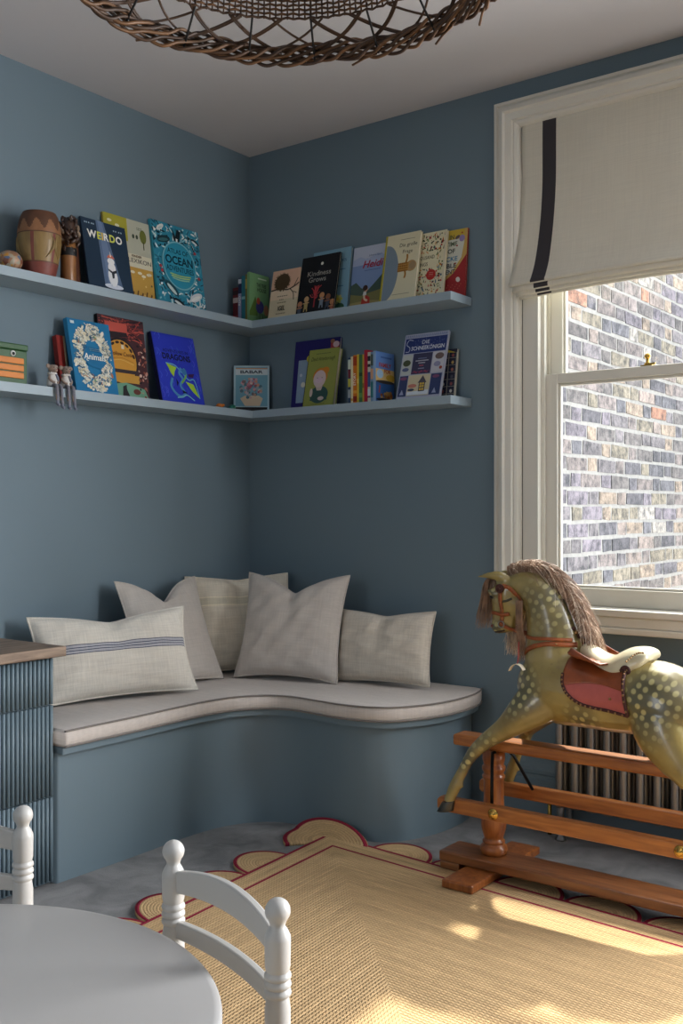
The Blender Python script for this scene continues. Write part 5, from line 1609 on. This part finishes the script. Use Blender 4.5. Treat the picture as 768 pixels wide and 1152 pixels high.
def art_time(a):
    a.rect(0, 0.3, 1, 1, 'CFCFC0'); a.rect(0, 0.86, 1, 1, 'C4A83C')
    a.poly([(0, 0.30), (0.2, 0.30), (0.55, 0.42), (0.82, 0.58), (0.9, 0.8), (0.9, 1.0), (1, 1), (1, 0), (0, 0)], 'C2A05A')
    a.poly([(0, 0.24), (0.25, 0.26), (0.58, 0.37), (0.90, 0.56), (1, 0.62), (1, 0), (0, 0)], '9A2A2C')
    for s_, z, c, w_ in (('IN', 0.865, '4A5038', 0.16), ('TIME', 0.765, '4E5A40', 0.40), ('OF', 0.660, '2A2E28', 0.26), ('ICKE', 0.545, '3E7CA0', 0.46), ('IBLE', 0.445, '3A3A40', 0.40), ('ENT', 0.355, '4A5058', 0.34)):
        a.text(s_, 0.46, z, w_, c, 0.066, 0.02)
    for k in range(12): a.ell(0.30 + 0.05 * k, 0.13 + 0.03 * (k % 3), 0.02, 0.008, 'C05A4A', 7, 0.4, step=False)
    a.ell(0.82, 0.86, 0.10, 0.05, '9080AC', 14); a.ell(0.66, 0.885, 0.09, 0.025, '6A5A58', 12, 0.5); a.ell(0.74, 0.26, 0.07, 0.04, 'D8CFC8', 12, 0.6)
    for u, v in ((0.30, 0.92), (0.82, 0.94), (0.62, 0.50), (0.66, 0.76)): a.circ(u, v, 0.03, 'A03A30', 8)
right_book('cream and pink hedgehog book titled IGEL', G1, 0.192, 0.343, 0.100, 0.060, 2.137, ZU, 0.012, 'D2C2A2', art_igel)
right_book('black book titled Kindness Grows with a red tree, on the upper right shelf', G1, 0.345, 0.540, 0.100, 0.050, 2.173, ZU, 0.010, '141418', art_kind)
right_book('pale blue flower book half hidden behind the black Kindness Grows book', G1, 0.376, 0.572, 0.052, 0.016, 2.198, ZU, 0.012, '7FA6B8', art_blue)
right_book('blue book titled Heidi showing a girl in a red skirt', G1, 0.588, 0.762, 0.058, 0.020, 2.184, ZU, 0.012, '7E94BC', art_heidi)
right_book('tall cream book titled Die große Frage with a grey half circle', G1, 0.766, 0.926, 0.104, 0.050, 2.195, ZU, 0.014, 'D9D0AE', art_grosse, spine='B0A22C')
right_book('cream book speckled with tiny red and green pictures, titled THOUSAND THINGS', G1, 0.888, 1.030, 0.070, 0.031, 2.186, ZU, 0.014, 'DDD4B0', art_thousand)
right_book('red and yellow book at the right end of the upper shelf', G1, 0.985, 1.108, 0.036, 0.0115, 2.185, ZU, 0.010, '9A2A2C', art_time, spine='9A2A2C')

# ---- upper shelf, upright books in the corner with spines out
def spine_label(bg, bands, txt=None, tc='E8E4D8'):
    def f(a):
        for z0, z1, c in bands: a.rect(0, z0, 1, z1, c)
        if txt:
            a.layer()
            g = glyphs(txt, 0.01)
            s_ = min(0.55 * a.h / g[2], a.w * 0.9)
            a._put(g, 0.72, 0.50, s_, s_, tc, pi / 2)
    return f
GS1 = 'upright books in the corner of the upper shelf'
GS2 = 'upright books with spines out on the lower shelf'
def upright(label, group, x, t, depth, h, zs, cover, sart=None, art=None, yfront=0.138):
    """stands on its foot, spine to the room, front cover towards +x"""
    w = depth
    # rz=90: local -y (cover) -> +x, local -x (spine) -> -y
    return book(label, group, (x, -yfront + w / 2, zs + 0.0005), radians(90), w, h, t, cover, art, spine=cover, spine_art=sart)
def art_green(a):
    a.rect(0, 0, 1, 0.22, '5E8458'); a.poly([(0, 0.22), (0.3, 0.55), (0.42, 0.30), (0.4, 0.16), (0, 0.14)], '4E6A2C')
    a.rect(0.42, 0.90, 0.86, 0.925, 'CFDCC4'); a.text('THE TREE', 0.60, 0.745, 0.50, '2A3A2C', 0.075, 0.02); a.text('HOUSE', 0.62, 0.65, 0.46, '2A3A2C', 0.075, 0.02)
    a.ell(0.52, 0.34, 0.20, 0.13, '3E3C74', 18, -0.3); a.ell(0.44, 0.46, 0.09, 0.07, 'A04A34', 14); a.ell(0.84, 0.30, 0.12, 0.11, 'B8805C', 14); a.line([(0.52, 0.24), (0.50, 0.10)], 0.03, '3A3A30'); a.line([(0.62, 0.22), (0.70, 0.08)], 0.03, '3A3A30')
x = 0.030
for label, t, h, col, sa in (('short dark red paperback deepest in the corner of the upper shelf', 0.030, 0.155, '5E1E24', spine_label('', [(0.80, 0.92, '2A1A1E'), (0.58, 0.72, 'B9A9A4'), (0.06, 0.24, '8C3A44')], None)),
                             ('navy and white paperback right of the short dark red one', 0.018, 0.192, '222A4A', spine_label('', [(0.88, 0.98, 'C8CCD4'), (0.1, 0.66, '8E96B4')], 'READ')),
                             ('teal paperback between the navy and the olive spines in the upper corner', 0.020, 0.200, '2A6E7C', spine_label('', [(0.5, 0.56, '7FB0B4')], None)),
                             ('thin olive-spined paperback leaning against the green picture book in the upper corner', 0.010, 0.204, '6E6A38', spine_label('', [(0.7, 0.9, 'A89A4A')], None))):
    upright(label, GS1, x, t, 0.120, h, ZU, col, sa)
    x += t + 0.0010
upright('light green storybook with two little animals at the corner of the upper shelf', GS1, x, 0.0125, 0.125, 0.212, ZU, '74A070', None, art_green)

# ---- lower shelf, back wall
def art_purple(a):
    a.rect(0.10, 0.10, 0.90, 0.72, '8FA4B8'); a.ell(0.48, 0.73, 0.20, 0.085, 'C2B22E', 24); a.ell(0.50, 0.72, 0.12, 0.05, 'C87E26', 18)
    a.circ(0.24, 0.36, 0.05, 'E0DCC8', 12); a.circ(0.18, 0.5, 0.03, 'C4CCD4', 10)
    a.rect(0.80, 0.75, 0.99, 0.93, 'A83A40'); a.ell(0.92, 0.90, 0.07, 0.045, 'D8B4B4', 12); a.ell(0.84, 0.95, 0.05, 0.03, '9A6A50', 10)
def art_david(a):
    a.text('David Attenborough', 0.5, 0.80, 0.78, '2E3420', 0.070, 0.0, 0.25)
    for k in range(8): a.rect(0.26 + 0.06 * k, 0.915, 0.26 + 0.06 * k + 0.04, 0.928, '4C5434', step=False)
    a.ell(0.50, 0.20, 0.30, 0.15, '34524C', 24); a.poly([(0.22, 0.10), (0.78, 0.10), (0.76, 0.22), (0.5, 0.34), (0.26, 0.22)], '34524C')
    a.ell(0.48, 0.52, 0.24, 0.145, 'C27A26', 26); a.ell(0.60, 0.60, 0.16, 0.07, 'C27A26', 18, 0.4)
    a.poly([(0.36, 0.35), (0.60, 0.35), (0.56, 0.27), (0.42, 0.27)], 'C0AEA2'); a.ell(0.47, 0.475, 0.205, 0.150, 'C9B6B4', 26); a.ell(0.46, 0.445, 0.13, 0.05, 'CDB4C0', 18)
    a.ell(0.24, 0.24, 0.05, 0.075, 'C9B6AE', 14); a.ell(0.58, 0.13, 0.10, 0.035, 'C9B6AE', 14)
    for u in (0.40, 0.55): a.circ(u, 0.49, 0.014, '3A3030', 8)
    for k in range(10): a.rect(0.28 + 0.045 * k, 0.035, 0.28 + 0.045 * k + 0.022, 0.045, '4C5434', step=False)
def art_schnee(a):
    f = 'A9AEC2'
    a.rect(0, 0, 1, 1, f); a.rect(0.02, 0.70, 0.98, 0.935, '26366E'); a.layer()
    for k in range(26): a.rect(0.02 + 0.037 * k, 0.945, 0.04 + 0.037 * k, 0.985, '7480A2', step=False)
    a.text('DIE', 0.50, 0.835, 0.17, 'C6CCDC', 0.058, 0.01); a.text('SCHNEEKÖNIGIN', 0.56, 0.745, 0.76, 'D2D6E2', 0.062, 0.015)
    a.line([(0.20, 0.90), (0.10, 0.91), (0.06, 0.84), (0.14, 0.79), (0.13, 0.73), (0.05, 0.73)], 0.014, 'B8C0D6')
    rnd = random.Random(6)
    for k in range(30): a.circ(rnd.uniform(0.25, 0.95), rnd.uniform(0.80, 0.92), 0.006, '8E9AC4', 5, step=(k == 0))
    a.rect(0.02, 0.37, 0.245, 0.68, 'B9BDB8'); a.rect(0.26, 0.37, 0.70, 0.69, '3A3A56'); a.rect(0.715, 0.37, 0.98, 0.69, 'BDBEC6')
    a.rect(0.02, 0.04, 0.21, 0.355, '333F66'); a.rect(0.225, 0.04, 0.725, 0.355, 'C9BE9E'); a.rect(0.74, 0.04, 0.98, 0.355, '333F66')
    a.ell(0.13, 0.55, 0.09, 0.05, '4A5238', 14); a.ell(0.12, 0.45, 0.08, 0.03, '5A6486', 12); a.ell(0.87, 0.62, 0.10, 0.05, '6A5A58', 14); a.ell(0.84, 0.50, 0.08, 0.04, '8E8CA8', 12); a.circ(0.93, 0.44, 0.035, '9A4438', 9)
    for z, w_, c in ((0.60, 0.2, '6E789A'), (0.565, 0.30, 'B0B4C0'), (0.53, 0.16, 'B0B4C0'), (0.49, 0.10, 'B05A6A'), (0.445, 0.14, '8C90A8')): a.rect(0.48 - w_ / 2, z, 0.48 + w_ / 2, z + 0.014, c, step=False)
    for k in range(10): a.ell(0.30 + 0.04 * k, 0.395 + 0.012 * (k % 2), 0.03, 0.014, '8A3E5A' if k % 3 else '5A3A5E', 8, step=(k == 0))
    a.poly([(0.24, 0.10), (0.72, 0.12), (0.72, 0.05), (0.24, 0.05)], 'D6DCE2'); a.ell(0.34, 0.19, 0.10, 0.03, 'C07A6A', 12); a.ell(0.32, 0.13, 0.08, 0.02, '3E4658', 10)
    a.rect(0.49, 0.10, 0.63, 0.24, '4A4650'); a.poly([(0.46, 0.23), (0.66, 0.23), (0.56, 0.34)], '4E4A54'); 
    for u in (0.51, 0.565): 
        for z in (0.115, 0.16, 0.20): a.rect(u, z, u + 0.045, z + 0.03, 'D8B44A', step=(z == 0.115))
    for u in (0.115, 0.86): a.ell(u, 0.31, 0.08, 0.025, '7A4A6A', 12); a.poly([(u - 0.05, 0.06), (u + 0.05, 0.06), (u, 0.14)], '9AA2BE')
def art_grid(a):
    a.rect(0, 0, 1, 1, '22263A')
    for k in range(6): a.rect(0.0, 0.09 + 0.145 * k, 1, 0.097 + 0.145 * k, 'A8A498', step=(k == 0))
    for u in (0.33, 0.66, 0.97): a.rect(u, 0, u + 0.025, 0.93, 'A8A498', step=False)
    cols = ['C0A060', '8A4A4A', 'C8C4B8', '8A4A4A', '4A4E5A', 'A86A5A']
    for i in range(3):
        for k in range(6): a.ell(0.16 + 0.33 * i + 0.02, 0.155 + 0.145 * k - 0.01, 0.055, 0.035, cols[(k + i) % 6], 9, step=(i + k == 0))
    a.poly([(0.45, 0.94), (0.95, 0.92), (0.6, 0.99)], 'C8B040')
right_book('deep purple book behind the olive-green portrait book', G2, 0.276, 0.512, 0.048, 0.013, 1.837, ZL, 0.014, '2A2468', art_purple)
right_book('olive-green book with a ginger-haired child drawn on it, on the lower right shelf', G2, 0.384, 0.540, 0.104, 0.056, 1.783, ZL, 0.022, '8E9448', art_david, spine='0E0E12')
right_book('dark blue patchwork book titled Die Schneekönigin', G2, 0.852, 1.046, 0.112, 0.042, 1.801, ZL, 0.010, 'A9AEC2', art_schnee)
right_book('dark book with a grid of tiny pictures, right end of the lower shelf', G2, 0.965, 1.072, 0.052, 0.026, 1.733, ZL, 0.012, 'B0ACA0', art_grid)
def art_family(a):
    a.rect(0, 0.62, 1, 1, '5E86C4'); a.rect(0, 0.42, 1, 0.66, 'D8B878'); a.rect(0, 0.0, 1, 0.40, '2E5A94'); a.ell(0.22, 0.56, 0.18, 0.09, '9EC0DC', 14)
    a.text('FAMILY', 0.50, 0.70, 0.66, 'A83A28', 0.085, 0.03); a.text('FOR', 0.62, 0.585, 0.36, 'B0482E', 0.080, 0.03)
    a.rect(0.25, 0.88, 0.85, 0.91, '3A62A4'); a.ell(0.80, 0.50, 0.26, 0.07, 'C8A030', 14); a.ell(0.5, 0.405, 0.5, 0.035, '3A3430', 18)
    rnd = random.Random(3)
    for k in range(22): a.ell(rnd.uniform(0.1, 0.9), rnd.uniform(0.07, 0.20), 0.07, 0.035, rnd.choice(['B86A34', 'D08A3C', '8A4A30', 'C49A58']), 9, step=(k % 11 == 0))
    a.ell(0.5, 0.05, 0.5, 0.035, '1A1E2A', 16); a.line([(0.16, 0.18), (0.20, 0.33)], 0.06, 'A83A30')
sp = [('white-and-green spined paperback, leftmost of the upright lower-shelf books', 0.0125, 0.178, '31445E', [(0.75, 0.96, 'C3CFC0'), (0.56, 0.74, '6A2A34'), (0.36, 0.54, 'B6B04A'), (0.12, 0.30, '9AA4A8')], None),
      ('cream-spined paperback to the right of the white-and-green one', 0.010, 0.182, 'D8CFA6', [(0.05, 0.10, 'C8A040')], None),
      ('orange-spined storybook among the upright lower-shelf books', 0.018, 0.186, 'C66E1E', [(0.78, 0.97, '9A3A14'), (0.03, 0.14, '8A2A16'), (0.2, 0.26, 'D89A3A')], 'STORY'),
      ('yellow-spined paperback between the orange and the green spines', 0.008, 0.188, 'D2B43A', [(0.4, 0.5, 'E0C860')], None),
      ('green-spined paperback left of the tall crimson book', 0.016, 0.186, '3E6C3E', [(0.55, 0.62, '22402A'), (0.1, 0.2, '5C8C4A')], None),
      ('thin mustard-spined paperback pressed against the crimson book', 0.007, 0.186, 'B8963A', [(0.3, 0.4, '8A6A2A')], None),
      ('tall crimson-spined book standing above its neighbours on the lower shelf', 0.016, 0.202, 'A02436', [], None),
      ('pale-spined paperback with dark title blocks, right of the crimson book', 0.013, 0.192, 'C2BEB0', [(0.82, 0.92, '26282C'), (0.70, 0.76, '34363A'), (0.3, 0.6, '34507E'), (0.12, 0.26, 'C3CAD4'), (0.08, 0.12, '7A3A6E')], None),
      ('blue-and-cream spined paperback beside the family storybook', 0.012, 0.192, '6E8CA8', [(0.72, 0.95, '4A5A54'), (0.45, 0.66, 'C99A78'), (0.08, 0.40, '2E6E74')], None)]
x = 0.645
for label, t, h, col, bands, txt in sp:
    upright(label, GS2, x, t, 0.125, h, ZL, col, spine_label('', bands, txt), None, 0.140)
    x += t + 0.0010
upright('blue storybook titled FAMILY FOR, right of the upright spines', GS2, x, 0.0118, 0.125, 0.194, ZL, '88A4C4', None, art_family, 0.142)

# ------------------------------------------------------------------ things on the upper left shelf
# carved hand drum
DRK = 0.80
DR = [(r_ * 0.80, z_) for r_, z_ in [(0.064, 0.0), (0.068, 0.006), (0.076, 0.035), (0.086, 0.075), (0.0925, 0.120), (0.0925, 0.150), (0.089, 0.172), (0.084, 0.192), (0.079, 0.206), (0.074, 0.215), (0.069, 0.219)]]
drum = root('drum', 'carved wooden barrel drum with a brown hide top, on the upper left shelf', 'drum', (0.088, -1.172, ZU + 0.001))
D_OL = wood('olive_carved_wood', (112, 88, 48), (150, 122, 74), (20, 20, 3), 0.5, 0.1)
D_RED = mat('dull_red_paint', (118, 58, 48), 0.55, var=(30, 0.2))
D_BRN = mat('brown_hide', (92, 58, 38), 0.6, var=(24, 0.25))
D_TAN = mat('tan_wood_band', (146, 100, 66), 0.5, var=(26, 0.15))
D_LEAF = mat('pale_carved_leaf', (176, 150, 100), 0.55, var=(40, 0.15))
def dr_r(z):
    for (r0, z0), (r1, z1) in zip(DR, DR[1:]):
        if z0 <= z <= z1: return r0 + (r1 - r0) * (z - z0) / (z1 - z0)
    return DR[-1][0]
b = MB(); NA, NZ = 120, 60
v = []; H_ = 0.219
for j in range(NZ + 1):
    z = H_ * j / NZ
    for i in range(NA):
        a = 2 * pi * i / NA; v.append((dr_r(z) * cos(a), dr_r(z) * sin(a), z))
fs = {}
for j in range(NZ):
    z = H_ * (j + 0.5) / NZ
    for i in range(NA):
        a = 2 * pi * (i + 0.5) / NA
        q = (j * NA + i, j * NA + (i + 1) % NA, (j + 1) * NA + (i + 1) % NA, (j + 1) * NA + i)
        drip = 0.186 - 0.028 * abs(sin(a * 4.5)) ** 3 - 0.010 * sin(a * 9)
        if z > drip: m_ = D_BRN
        elif z > 0.146: m_ = D_TAN
        elif z > 0.142: m_ = D_BRN
        elif z > 0.046: m_ = D_RED if (a / (2 * pi) * 6) % 1 < 0.13 else D_OL
        elif z > 0.042: m_ = D_BRN
        else: m_ = D_RED
        fs.setdefault(m_.name, (m_, []))[1].append(q)
for m_, f in fs.values(): b.add(v, f, m_, True)
b.add([(0.0512 * cos(2 * pi * i / 40), 0.0512 * sin(2 * pi * i / 40), 0.0) for i in range(40)], [tuple(range(39, -1, -1))], D_RED)
b.build('shell', drum)
b = MB()
for k in range(12):                               # raised carved leaves
    a0 = 2 * pi * (k + 0.5) / 6 + (0.22 if k % 2 else -0.02); z0 = 0.060
    pts = [(a0 + 0.20 * sin(pi * t) * (1 if k % 2 else -1) + 0.28 * t * (1 if k % 2 else -1), z0 + 0.074 * t) for t in [i / 8 for i in range(9)]]
    b.tube([((dr_r(z) + 0.0004) * cos(a), (dr_r(z) + 0.0004) * sin(a), z) for a, z in pts], [0.0008 + 0.0045 * sin(pi * i / 8) for i in range(9)], D_LEAF, 6)
b.build('carved_leaf', drum)
b = MB(); b.lathe([(0.0570, 0.2165), (0.0565, 0.2205), (0.053, 0.2215), (0.001, 0.2215)], (0, 0, 0), D_BRN, 40); b.build('drumskin', drum)
# bamboo shaker with a bunch of seed pods
sh = root('shaker', 'bamboo rattle crowned with dark brown seed pods, between the drum and the WEIRDO book', 'shaker', (0.088, -1.050, ZU + 0.001))
BAM = wood('bamboo_wood', (122, 78, 42), (156, 106, 62), (30, 30, 2), 0.4, 0.2)
b = MB(); b.lathe([(0.027, 0), (0.028, 0.003), (0.027, 0.06), (0.0275, 0.105), (0.027, 0.150)], (0, 0, 0), BAM, 28); b.build('handle', sh)
b = MB(); b.lathe([(0.0290, 0.098), (0.0302, 0.106), (0.0300, 0.118), (0.0285, 0.126)], (0, 0, 0), BLACK, 28, cap=False); b.build('binding', sh)
POD = mat('dark_seed_pod', (62, 42, 32), 0.35, coat=0.3, var=(60, 0.4)); POD2 = mat('pale_pod_husk', (150, 128, 108), 0.6)
rnd = random.Random(14); b = MB()
for k in range(84):
    a = rnd.uniform(0, 2 * pi); q = rnd.random(); z = 0.118 + 0.118 * q
    r_ = 0.026 + 0.009 * sin(pi * min(1, q * 1.1)) + rnd.uniform(-0.003, 0.003)
    if q > 0.85: r_ *= rnd.uniform(0.2, 0.95)
    b.ball((0, 0, 0), 0.0098, POD if rnd.random() < 0.9 else POD2, 5, Matrix.Translation((r_ * cos(a), r_ * sin(a), z)) @ Euler((rnd.uniform(-0.7, 0.7), rnd.uniform(-0.7, 0.7), a)).to_matrix().to_4x4(), squash=(0.7, 0.62, 1.35))
o = b.build('seed_pods', sh)
o['kind'] = 'stuff'
b = MB(); b.lathe([(0.024, 0.145), (0.029, 0.17), (0.027, 0.21), (0.016, 0.228), (0.001, 0.230)], (0, 0, 0), POD, 20); b.build('pod_core', sh)
# painted gourd
def gourd_mat():
    m = bpy.data.materials.new('painted_gourd'); m.use_nodes = True
    nt = m.node_tree; N = nt.nodes; L = nt.links; bs = N['Principled BSDF']; bs.inputs['Roughness'].default_value = 0.4
    tc = N.new('ShaderNodeTexCoord'); vo = N.new('ShaderNodeTexVoronoi'); vo.inputs['Scale'].default_value = 78; L.new(tc.outputs['Object'], vo.inputs['Vector'])
    r = N.new('ShaderNodeValToRGB'); r.color_ramp.interpolation = 'CONSTANT'
    for p, c in ((0.0, (152, 112, 84)), (0.35, (176, 140, 110)), (0.55, (92, 110, 140)), (0.66, (120, 70, 50)), (0.78, (196, 142, 64)), (0.88, (160, 150, 130))):
        e = r.color_ramp.elements[0] if p == 0 else r.color_ramp.elements.new(p); e.color = lin(c) + (1,); e.position = p
    sx = N.new('ShaderNodeSeparateColor'); L.new(vo.outputs['Color'], sx.inputs[0]); L.new(sx.outputs[0], r.inputs['Fac']); L.new(r.outputs['Color'], bs.inputs['Base Color'])
    return m
b = MB(); b.ball((0, 0, 0.0355), 0.043, gourd_mat(), 16, squash=(0.95, 1.0, 0.82)); o = b.build('gourd'); o.location = (0.090, -1.292, ZU + 0.0005)
tag(o, 'small painted round gourd at the left end of the upper shelf, beside the drum', 'ornament')

# ------------------------------------------------------------------ things on the lower left shelf
CROC = mat('crocodile_green', (44, 84, 46), 0.45, var=(9, 0.12)); CROC2 = mat('dark_crocodile_green', (34, 62, 30), 0.5); ORG = mat('orange_slat', (206, 122, 40), 0.5, var=(12, 0.1))
croc = root('toy_box', 'green crocodile toy box with orange slats and a googly eye', 'toy box', (0.080, -1.40, ZL + 0.0005))
b = MB(); b.box(-0.05, 0.05, -0.155, 0.148, 0, 0.112, CROC); b.build('body', croc, 0.003)
b = MB(); b.box(-0.053, 0.053, -0.158, 0.151, 0.1125, 0.133, CROC); b.build('lid', croc, 0.004)
b = MB()
b.tube([(0, -0.06, 0.133), (0, -0.055, 0.1395), (0, 0.055, 0.1395), (0, 0.062, 0.133)], 0.005, CROC2, 8); b.build('handle', croc)
for z in (0.018, 0.042, 0.066):
    b = MB(); b.box(0.0502, 0.056, -0.150, 0.132, z, z + 0.020, ORG); b.build('slat', croc, 0.002)
b = MB(); Rm = Matrix.Translation((0.0502, 0.092, 0.1)) @ Matrix.Rotation(radians(90), 4, 'Y')
b.lathe([(0.0098, 0), (0.0098, 0.002), (0.007, 0.005), (0.001, 0.006)], (0, 0, 0), mat('googly_white', (232, 232, 228), 0.25), 20, Rm)
b.lathe([(0.0052, 0.0052), (0.0052, 0.0066), (0.001, 0.0068)], (0.0015, -0.001, 0), BLACK, 14, Rm); b.build('eye', croc)
# two soft toy mice sitting on the shelf edge
MFUR = mat('taupe_plush', (142, 124, 112), 0.95, sheen=0.3, bump=(300, 0.5)); MCLOTH = linen('white_muslin', (212, 208, 204)); MLEG = linen('grey_check_cotton', (122, 122, 132), slub=0.25); MSCARF = mat('grey_blue_scarf', (120, 124, 140), 0.9)
def mouse(label, y, dz, turn, seed):
    rnd = random.Random(seed)
    m = root('toy_mouse', label, 'soft toy', (0.1315, y, ZL + 0.0005), (0, 0, turn), 'toy mice on the shelf edge')
    m.scale = (0.9, 0.9, 0.9)
    # body: one continuous figure of head, ears, muzzle, trunk and arms
    b = MB()
    b.ball((0, 0, 0.024), 0.0195, MFUR, 8, squash=(0.82, 0.95, 1.2)); b.ball((0, 0, 0.052), 0.012, MFUR, 8)
    b.ball((0.002, 0, 0.072), 0.0175, MFUR, 10, squash=(1, 0.95, 1.02)); b.ball((0.015, 0, 0.067), 0.0095, MFUR, 8)
    for s_ in (-1, 1):
        b.ball((-0.002, s_ * 0.0195, 0.082), 0.0105, MFUR, 8, squash=(0.45, 1, 0.9))
        b.tube(spline([(0, s_ * 0.012, 0.046), (0.006, s_ * 0.021, 0.034), (0.016, s_ * 0.013, 0.022), (0.020, s_ * 0.004, 0.020)], 4), 0.0052, MFUR, 8)
        b.tube(spline([(0.006, s_ * 0.009, 0.008), (0.024, s_ * 0.010, 0.0095), (0.0345, s_ * 0.010, 0.003), (0.0365, s_ * 0.011, -0.012), (0.036, s_ * 0.011, -0.05)], 4), 0.0055, MFUR, 8)
    o = b.build('body', m)
    rm = o.modifiers.new('r', 'REMESH'); rm.mode = 'VOXEL'; rm.voxel_size = 0.0022
    sm = o.modifiers.new('s', 'SMOOTH'); sm.iterations = 3
    dg = bpy.context.evaluated_depsgraph_get(); me = bpy.data.meshes.new_from_object(o.evaluated_get(dg)); o.modifiers.clear(); o.data = me
    me.materials.clear(); me.materials.append(MFUR); me.polygons.foreach_set('use_smooth', [True] * len(me.polygons))
    b = MB(); b.lathe([(0.0205, 0.006), (0.0215, 0.012), (0.0205, 0.030), (0.016, 0.044), (0.0125, 0.052), (0.0115, 0.054)], (0, 0, 0), MCLOTH, 20); b.build('shirt', m)
    b = MB(); b.tube([(0.0135 * cos(2 * pi * k / 20), 0.0145 * sin(2 * pi * k / 20), 0.054 + 0.002 * sin(3 * k)) for k in range(20)], 0.0045, MCLOTH, 8, closed=True, caps=False)
    b.tube(spline([(0.014, 0.004, 0.052), (0.020, 0.007, 0.040), (0.021, 0.010, 0.026)], 4), [0.003, 0.004, 0.004, 0.0045, 0.005, 0.005, 0.005, 0.004, 0.002], MSCARF, 6); b.build('scarf', m)
    for s_ in (-1, 1):
        l = 0.074 + rnd.uniform(-0.006, 0.006)
        b = MB(); b.tube(spline([(0.004, s_ * 0.009, 0.0085), (0.022, s_ * 0.010, 0.0098), (0.0345, s_ * 0.0105, 0.004), (0.0375, s_ * 0.011, -0.012), (0.0370, s_ * 0.011 + dz, -0.036), (0.0375, s_ * 0.012 + dz * 1.5, -l + 0.016)], 5), 0.0064, MLEG, 8); b.build('trouser_leg', m)
        b = MB(); b.tube(spline([(0.0375, s_ * 0.012 + dz * 1.5, -l + 0.018), (0.0385, s_ * 0.012 + dz * 1.5, -l + 0.006), (0.048, s_ * 0.0125 + dz * 1.5, -l + 0.001)], 4), 0.0058, MSCARF, 8); b.build('foot', m)
    for s_ in (-1, 1):
        b = MB(); b.ball((0.0165, s_ * 0.0075, 0.077), 0.0020, BLACK, 5); b.build('eye', m)
    b = MB(); b.ball((0.0245, 0, 0.068), 0.0026, mat('pink_nose', (170, 110, 104), 0.6), 6); b.build('nose', m)
mouse('toy mouse in a white shirt, the one nearer the crocodile toy box', -1.151, 0.002, 0.10, 1)
mouse('toy mouse in a white shirt, the one nearer the blue animal encyclopedia', -1.094, 0.003, -0.12, 2)
# two tiny figures near the corner
ORF = mat('orange_toy_plastic', (196, 112, 36), 0.4); GRF = mat('green_toy_plastic', (40, 120, 104), 0.4)
def tiny(label, loc, mt, rz):
    t = root('toy_turtle', label, 'toy', loc, (0, 0, rz), 'tiny toy turtles by the corner')
    b = MB(); b.lathe([(0.0135, 0.004), (0.0145, 0.006), (0.012, 0.013), (0.007, 0.017), (0.0005, 0.018)], (0, 0, 0), mt, 18); b.build('shell', t)
    b = MB(); b.ball((0.0165, 0, 0.010), 0.0062, mt, 7, squash=(1.2, 0.9, 0.9)); b.build('head', t)
    for a in (0.7, -0.7, 2.4, -2.4):
        b = MB(); b.ball((0.0125 * cos(a), 0.0125 * sin(a), 0.0035), 0.0040, mt, 6, squash=(1.3, 1, 0.85)); b.build('leg', t)
tiny('tiny orange toy turtle left of the BABAR book', (0.128, -0.325, ZL + 0.0003), ORF, 0.4)
tiny('tiny green toy turtle next to the BABAR book', (0.132, -0.255, ZL + 0.0003), GRF, -0.2)

# ------------------------------------------------------------------ camera and light
cam = bpy.data.cameras.new('camera'); co = bpy.data.objects.new('camera', cam); COL.objects.link(co)
co.location = (3.026, -3.355, 1.12)
co.rotation_euler = (radians(90), 0, radians(36.9))
cam.sensor_fit = 'VERTICAL'; cam.sensor_height = 36.0; cam.sensor_width = 24.0
cam.lens = 36.0 * 1148 / 1152
cam.clip_start = 0.05
SC.camera = co

w = bpy.data.worlds.new('daylight'); SC.world = w; w.use_nodes = True
bg = w.node_tree.nodes['Background']
bg.inputs['Color'].default_value = (0.91, 0.95, 1.0, 1)
bg.inputs['Strength'].default_value = 5.0
def area(name, loc, rot, sx, sy, power, col=(1, 1, 1), portal=False):
    l = bpy.data.lights.new(name, 'AREA'); l.shape = 'RECTANGLE'; l.size = sx; l.size_y = sy
    l.energy = power; l.color = col
    o = bpy.data.objects.new(name, l); COL.objects.link(o); o.location = loc; o.rotation_euler = rot
    if portal: l.cycles.is_portal = True
    return o
dv = Vector((-0.85, -1.0, -0.40))
area('left_wall_fill_lamp', (4.05, 0.36, 1.45), dv.to_track_quat('-Z', 'Y').to_euler(), 1.1, 1.9, 240, (0.97, 0.98, 1.0))  # added lamp outside window 2, turned to brighten the left wall
area('window_front_portal', (1.3, RY - 0.1, 1.5), (radians(90), 0, 0), 0.8, 1.2, 1, portal=True)
area('window_2_portal', (3.95, 0.34, 1.28), (radians(-90), 0, 0), 1.4, 2.35, 1, portal=True)
area('window_1_portal', (1.89, 0.20, 1.6), (radians(-90), 0, 0), 1.1, 1.8, 1, portal=True)
sun = bpy.data.lights.new('sun', 'SUN'); so = bpy.data.objects.new('sun', sun); COL.objects.link(so)
sun.energy = 8.5; sun.angle = radians(2.2); sun.color = (1.0, 0.93, 0.82)
d = Vector((0.17, -1.0, -1.10))
so.rotation_euler = d.to_track_quat('-Z', 'Y').to_euler()
so.location = (3, 3, 5)

SC.view_settings.view_transform = 'Standard'
SC.view_settings.look = 'None'
SC.view_settings.exposure = 0.16
SC.view_settings.gamma = 1.0
SC.view_settings.use_curve_mapping = False
SC.cycles.max_bounces = 8
SC.cycles.diffuse_bounces = 5
SC.cycles.transparent_max_bounces = 8
SC.cycles.sample_clamp_indirect = 4.0
SC.cycles.caustics_reflective = False
SC.cycles.caustics_refractive = False
SC.cycles.use_denoising = True
